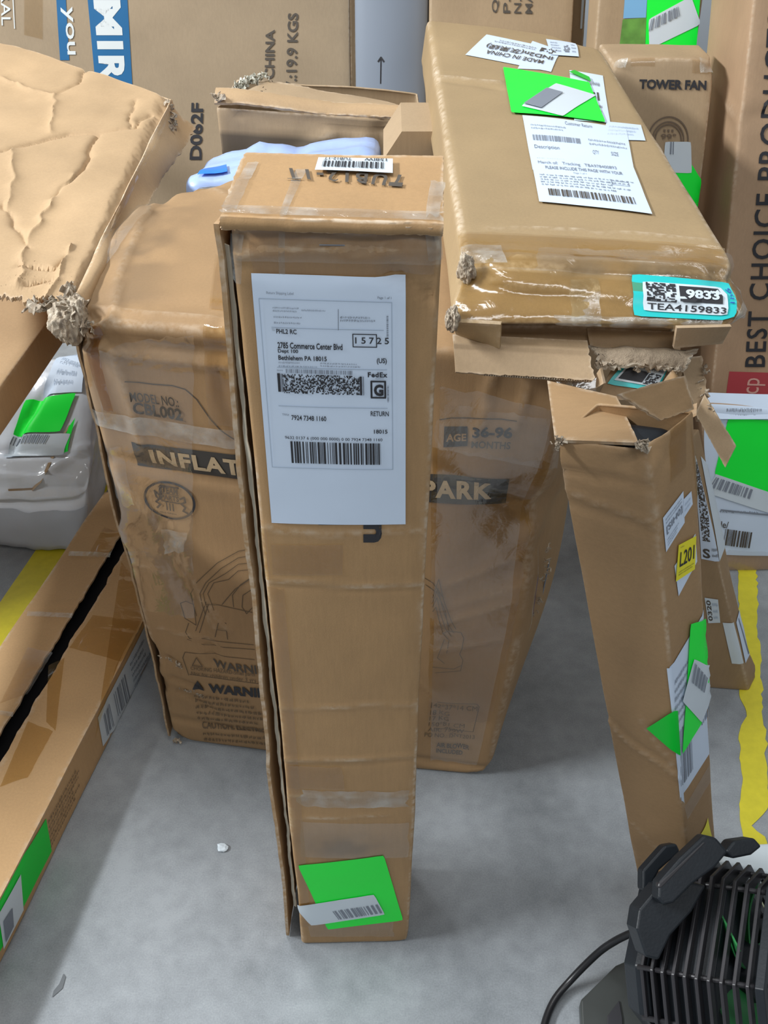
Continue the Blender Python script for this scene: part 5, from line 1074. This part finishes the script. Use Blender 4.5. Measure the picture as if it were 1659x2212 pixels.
for (a_, b_) in (((60, 1327), (158, 1331)), ((150, 1197), (240, 1200)), ((0, 1541), (30, 1545))):
    tape(lg, fl1, [(a_[0], a_[1]+7), (b_[0], b_[1]+7), (b_[0], b_[1]-3), (a_[0], a_[1]-3)], T_frost, None, off=.0035, rag=.05, wave=.001)
Q, g = paper(lg, gR, [(221, 1612), (330, 1425), (315, 1345), (210, 1550)], off=.0014, mat=M_white, label='white barcode label on the shaded side'); Ink(Q, M_inkg).bars(.08, .12, .2, .8, 7, 3).bars(.28, .2, .5, .85, 10, 4).greek(.6, .1, .95, .9, 6, 3).build(g, 'barcode')
e = Ink(Quad(gR, [(105, 1850), (180, 1700), (168, 1640), (98, 1770)], .001), M_inkfade); e.greek(.05, .1, .95, .9, 6, 4, .6); e.build(lg, 'printed_text')
Qg = Quad(gR, [(-10, 2058), (48, 1955), (112, 1835), (98, 1770)], .0014); Qg = Quad(gR, [(-30, 2110), (110, 1838), (98, 1768), (-40, 2010)], .0014); gs = Qg.build('green_sticker', plain('sticker_green_b', (0, .66, .04), .5), lg, label='green sticker on the shaded side')  # darker copy of the sticker green, the side's shade put into its colour
Qw = Quad(gR, [(5, 2050), (48, 1965), (42, 1888), (-6, 1975)], .0024); Qw.build('white_tag', M_white, gs); Ink(Quad(gR, [(8, 2035), (25, 2000), (22, 1960), (3, 1990)], .0032), M_inkg).rect(0, 0, 1, 1).build(gs, 'barcode')

# ================================================================== FLOOR FAN, lower right
fc0 = Pz(1545, 2085, .20)
fan = thing('floor_fan', 'black ribbed portable floor fan with green blades at the lower right corner', 'fan', (fc0[0], fc0[1], 0))
ax = nrm(.80*RX-.57*FW+.10*UP); e2_ = nrm(UP-ax*(UP@ax)); e1_ = nrm(np.cross(e2_, ax)); e1_ = e1_*(1 if e1_@RX > 0 else -1)
OCT = [15, 75, 105, 165, 195, 255, 285, 345]
def octo(cen, R_): return [np.array(cen)+R_*(math.cos(math.radians(g))*e1_+math.sin(math.radians(g))*e2_) for g in OCT]
def ring(R_, off, w, t_, mat, name, parent=fan):
    V = []; Fs = []; n = 8
    for (rr, oo) in ((R_-t_, off), (R_, off), (R_, off+w), (R_-t_, off+w)): V += octo(fc0+ax*oo, rr)
    for j in range(4):
        for k in range(n): Fs.append((j*n+k, j*n+(k+1) % n, ((j+1) % 4)*n+(k+1) % n, ((j+1) % 4)*n+k))
    o = mk(name, V, Fs, mat, parent, smooth=False); b = o.modifiers.new('b', 'BEVEL'); b.width = .0009; b.segments = 2; return o
def solid(prof, mat, name, parent=fan):
    V = []; Fs = []; n = 8
    for (rr, oo) in prof: V += octo(fc0+ax*oo, rr)
    for j in range(len(prof)-1):
        for k in range(n): Fs.append((j*n+k, j*n+(k+1) % n, (j+1)*n+(k+1) % n, (j+1)*n+k))
    Fs += [tuple(range(n))[::-1], tuple(range((len(prof)-1)*n, len(prof)*n))]
    o = mk(name, V, Fs, mat, parent, smooth=False); b = o.modifiers.new('b', 'BEVEL'); b.width = .002; b.segments = 2; return o
solid([(.060, -.085), (.098, -.078), (.108, -.06), (.108, -.045), (.06, -.04)], M_black, 'motor_housing')
solid([(.035, -.04), (.035, .05), (.026, .058)], M_black, 'hub')
solid([(.100, -.05), (.110, -.02), (.112, .01), (.110, .034), (.06, .036)], M_black, 'inner_shell')
NR = 10
for k in range(NR):
    of = -.052+.0135*k; R_ = .124-.6*((of-.012)**2)*4; ring(R_, of, .0042, .013, M_blackm, 'grille_fin')
for k in range(8):
    a0 = octo(fc0+ax*-.055, .112)[k]; a1 = octo(fc0+ax*.078, .110)[k]; tube('grille_bar', [a0, a1], .0032, M_blackm, fan, seg=6, sub=1)
ring(.118, .080, .010, .012, M_black, 'front_frame')
for rr in (.092, .066, .040): ring(rr, .082, .004, .006, M_blackm, 'front_ring')
for k in range(8):
    tube('front_spoke', [octo(fc0+ax*.085, .03)[k], octo(fc0+ax*.085, .112)[k]], .0030, M_blackm, fan, seg=6, sub=1)
for k in range(6):
    an = math.radians(60*k+10); u = math.cos(an)*e1_+math.sin(an)*e2_; v = np.cross(ax, u)
    s = Sheet([fc0+u*.03-v*.016+ax*.02, fc0+u*.096-v*.045+ax*.01, fc0+u*.10+v*.030+ax*.06, fc0+u*.03+v*.014+ax*.045], th=.002, noise=0, disp=lambda uv, P: .006*np.sin(uv[:, 0]*3)); s.build('blade', M_fangreen, fan, 8, 6, wear=0)
# bracket plates at the upper left (stand arm) : thick bevelled plates seen edge on
def prism(poly, thick, mat, name, parent):
    p = [np.array(x) for x in poly]; nn = nrm(np.cross(p[1]-p[0], p[2]-p[0])); V = p+[x+nn*thick for x in p]; n = len(p)
    o = mk(name, V, [tuple(range(n))[::-1], tuple(range(n, 2*n))]+[(i, (i+1) % n, (i+1) % n+n, i+n) for i in range(n)], mat, parent, smooth=False)
    b = o.modifiers.new('b', 'BEVEL'); b.width = .003; b.segments = 3; return o
zz = lambda x, y, z: Pz(x, y, z)
def flat(pts, dep):              # polygon in a plane square to the fan's bracket
    n_ = nrm(-FW+.10*RX+.25*UP); p0 = C0+ray(1440, 1920)*dep
    return [C0+ray(x, y)*(((p0-C0)@n_)/(ray(x, y)@n_)) for x, y in pts]
prism(flat([(1352, 1995), (1358, 1955), (1400, 1905), (1440, 1890), (1500, 1905), (1470, 1960), (1425, 2010), (1400, 2062), (1372, 2055)][::-1], 1.165), .035, M_black, 'bracket_plate', fan)
prism(flat([(1406, 1935), (1408, 1900), (1452, 1850), (1505, 1800), (1530, 1806), (1556, 1836), (1528, 1870), (1480, 1905), (1440, 1945), (1418, 1950)][::-1], 1.13), .022, M_black, 'bracket_plate', fan)
prism(flat([(1414, 1915), (1416, 1905), (1512, 1815), (1520, 1818), (1422, 1918)][::-1], 1.118), .010, M_blackm, 'bracket_rim', fan)
prism(flat([(1388, 1925), (1388, 1880), (1436, 1826), (1462, 1822), (1470, 1840), (1425, 1880), (1404, 1920)][::-1], 1.175), .02, M_black, 'handle', fan)
prism(flat([(1545, 1834), (1562, 1812), (1606, 1806), (1622, 1824), (1600, 1842), (1560, 1850)][::-1], 1.20), .03, M_black, 'side_knob', fan)
# base
M_base = plain('fan_base', (.045, .05, .048), .4, noise=.2)
prism([zz(1262, 2330, .022), zz(1254, 2160, .022), zz(1330, 2085, .022), zz(1420, 2045, .022), zz(1700, 2060, .022), zz(1700, 2330, .022)][::-1], -.02, M_base, 'base', fan)
prism([zz(1310, 2330, .025), zz(1312, 2195, .025), zz(1338, 2160, .025), zz(1345, 2200, .025), zz(1348, 2330, .025)][::-1], -.002, M_ink, 'base_slot', fan)
for sgn in (0, 1):
    p = Pz(1400+190*sgn, 2110+60*sgn, .02); tube('stand_leg', [p, (p+fc0-ax*.07)/2+[0, 0, .02], fc0-ax*.08], .014, M_black, fan)
tube('power_cord', [Pz(1372, 2012, .13), Pz(1330, 2032, .10), Pz(1290, 2060, .06), Pz(1235, 2115, .02), Pz(1195, 2165, .008), Pz(1172, 2230, .006), Pz(1160, 2320, .006)], .0052, M_rubber, fan)
# white package behind the fan
wp = thing('white_package', 'white plastic package lying behind the black fan at the right edge', 'package', Pz(1640, 1880, 0))
pa, pb_, pc, pd = Pz(1545, 1860, .10), Pz(1720, 1900, .10), Pz(1720, 1815, .10), Pz(1580, 1822, .10)
dn = np.array([0, 0, -.10])
h = Hex((pa+dn, pb_+dn), (pd+dn, pc+dn), (pa, pb_), (pd, pc), r=.010, noise=.004, nf=12, seed=101, step=.008); h.build('body', plain('white_pack', (.70, .78, .82), .4, bump=.3, bscale=30), wp, wear=0)
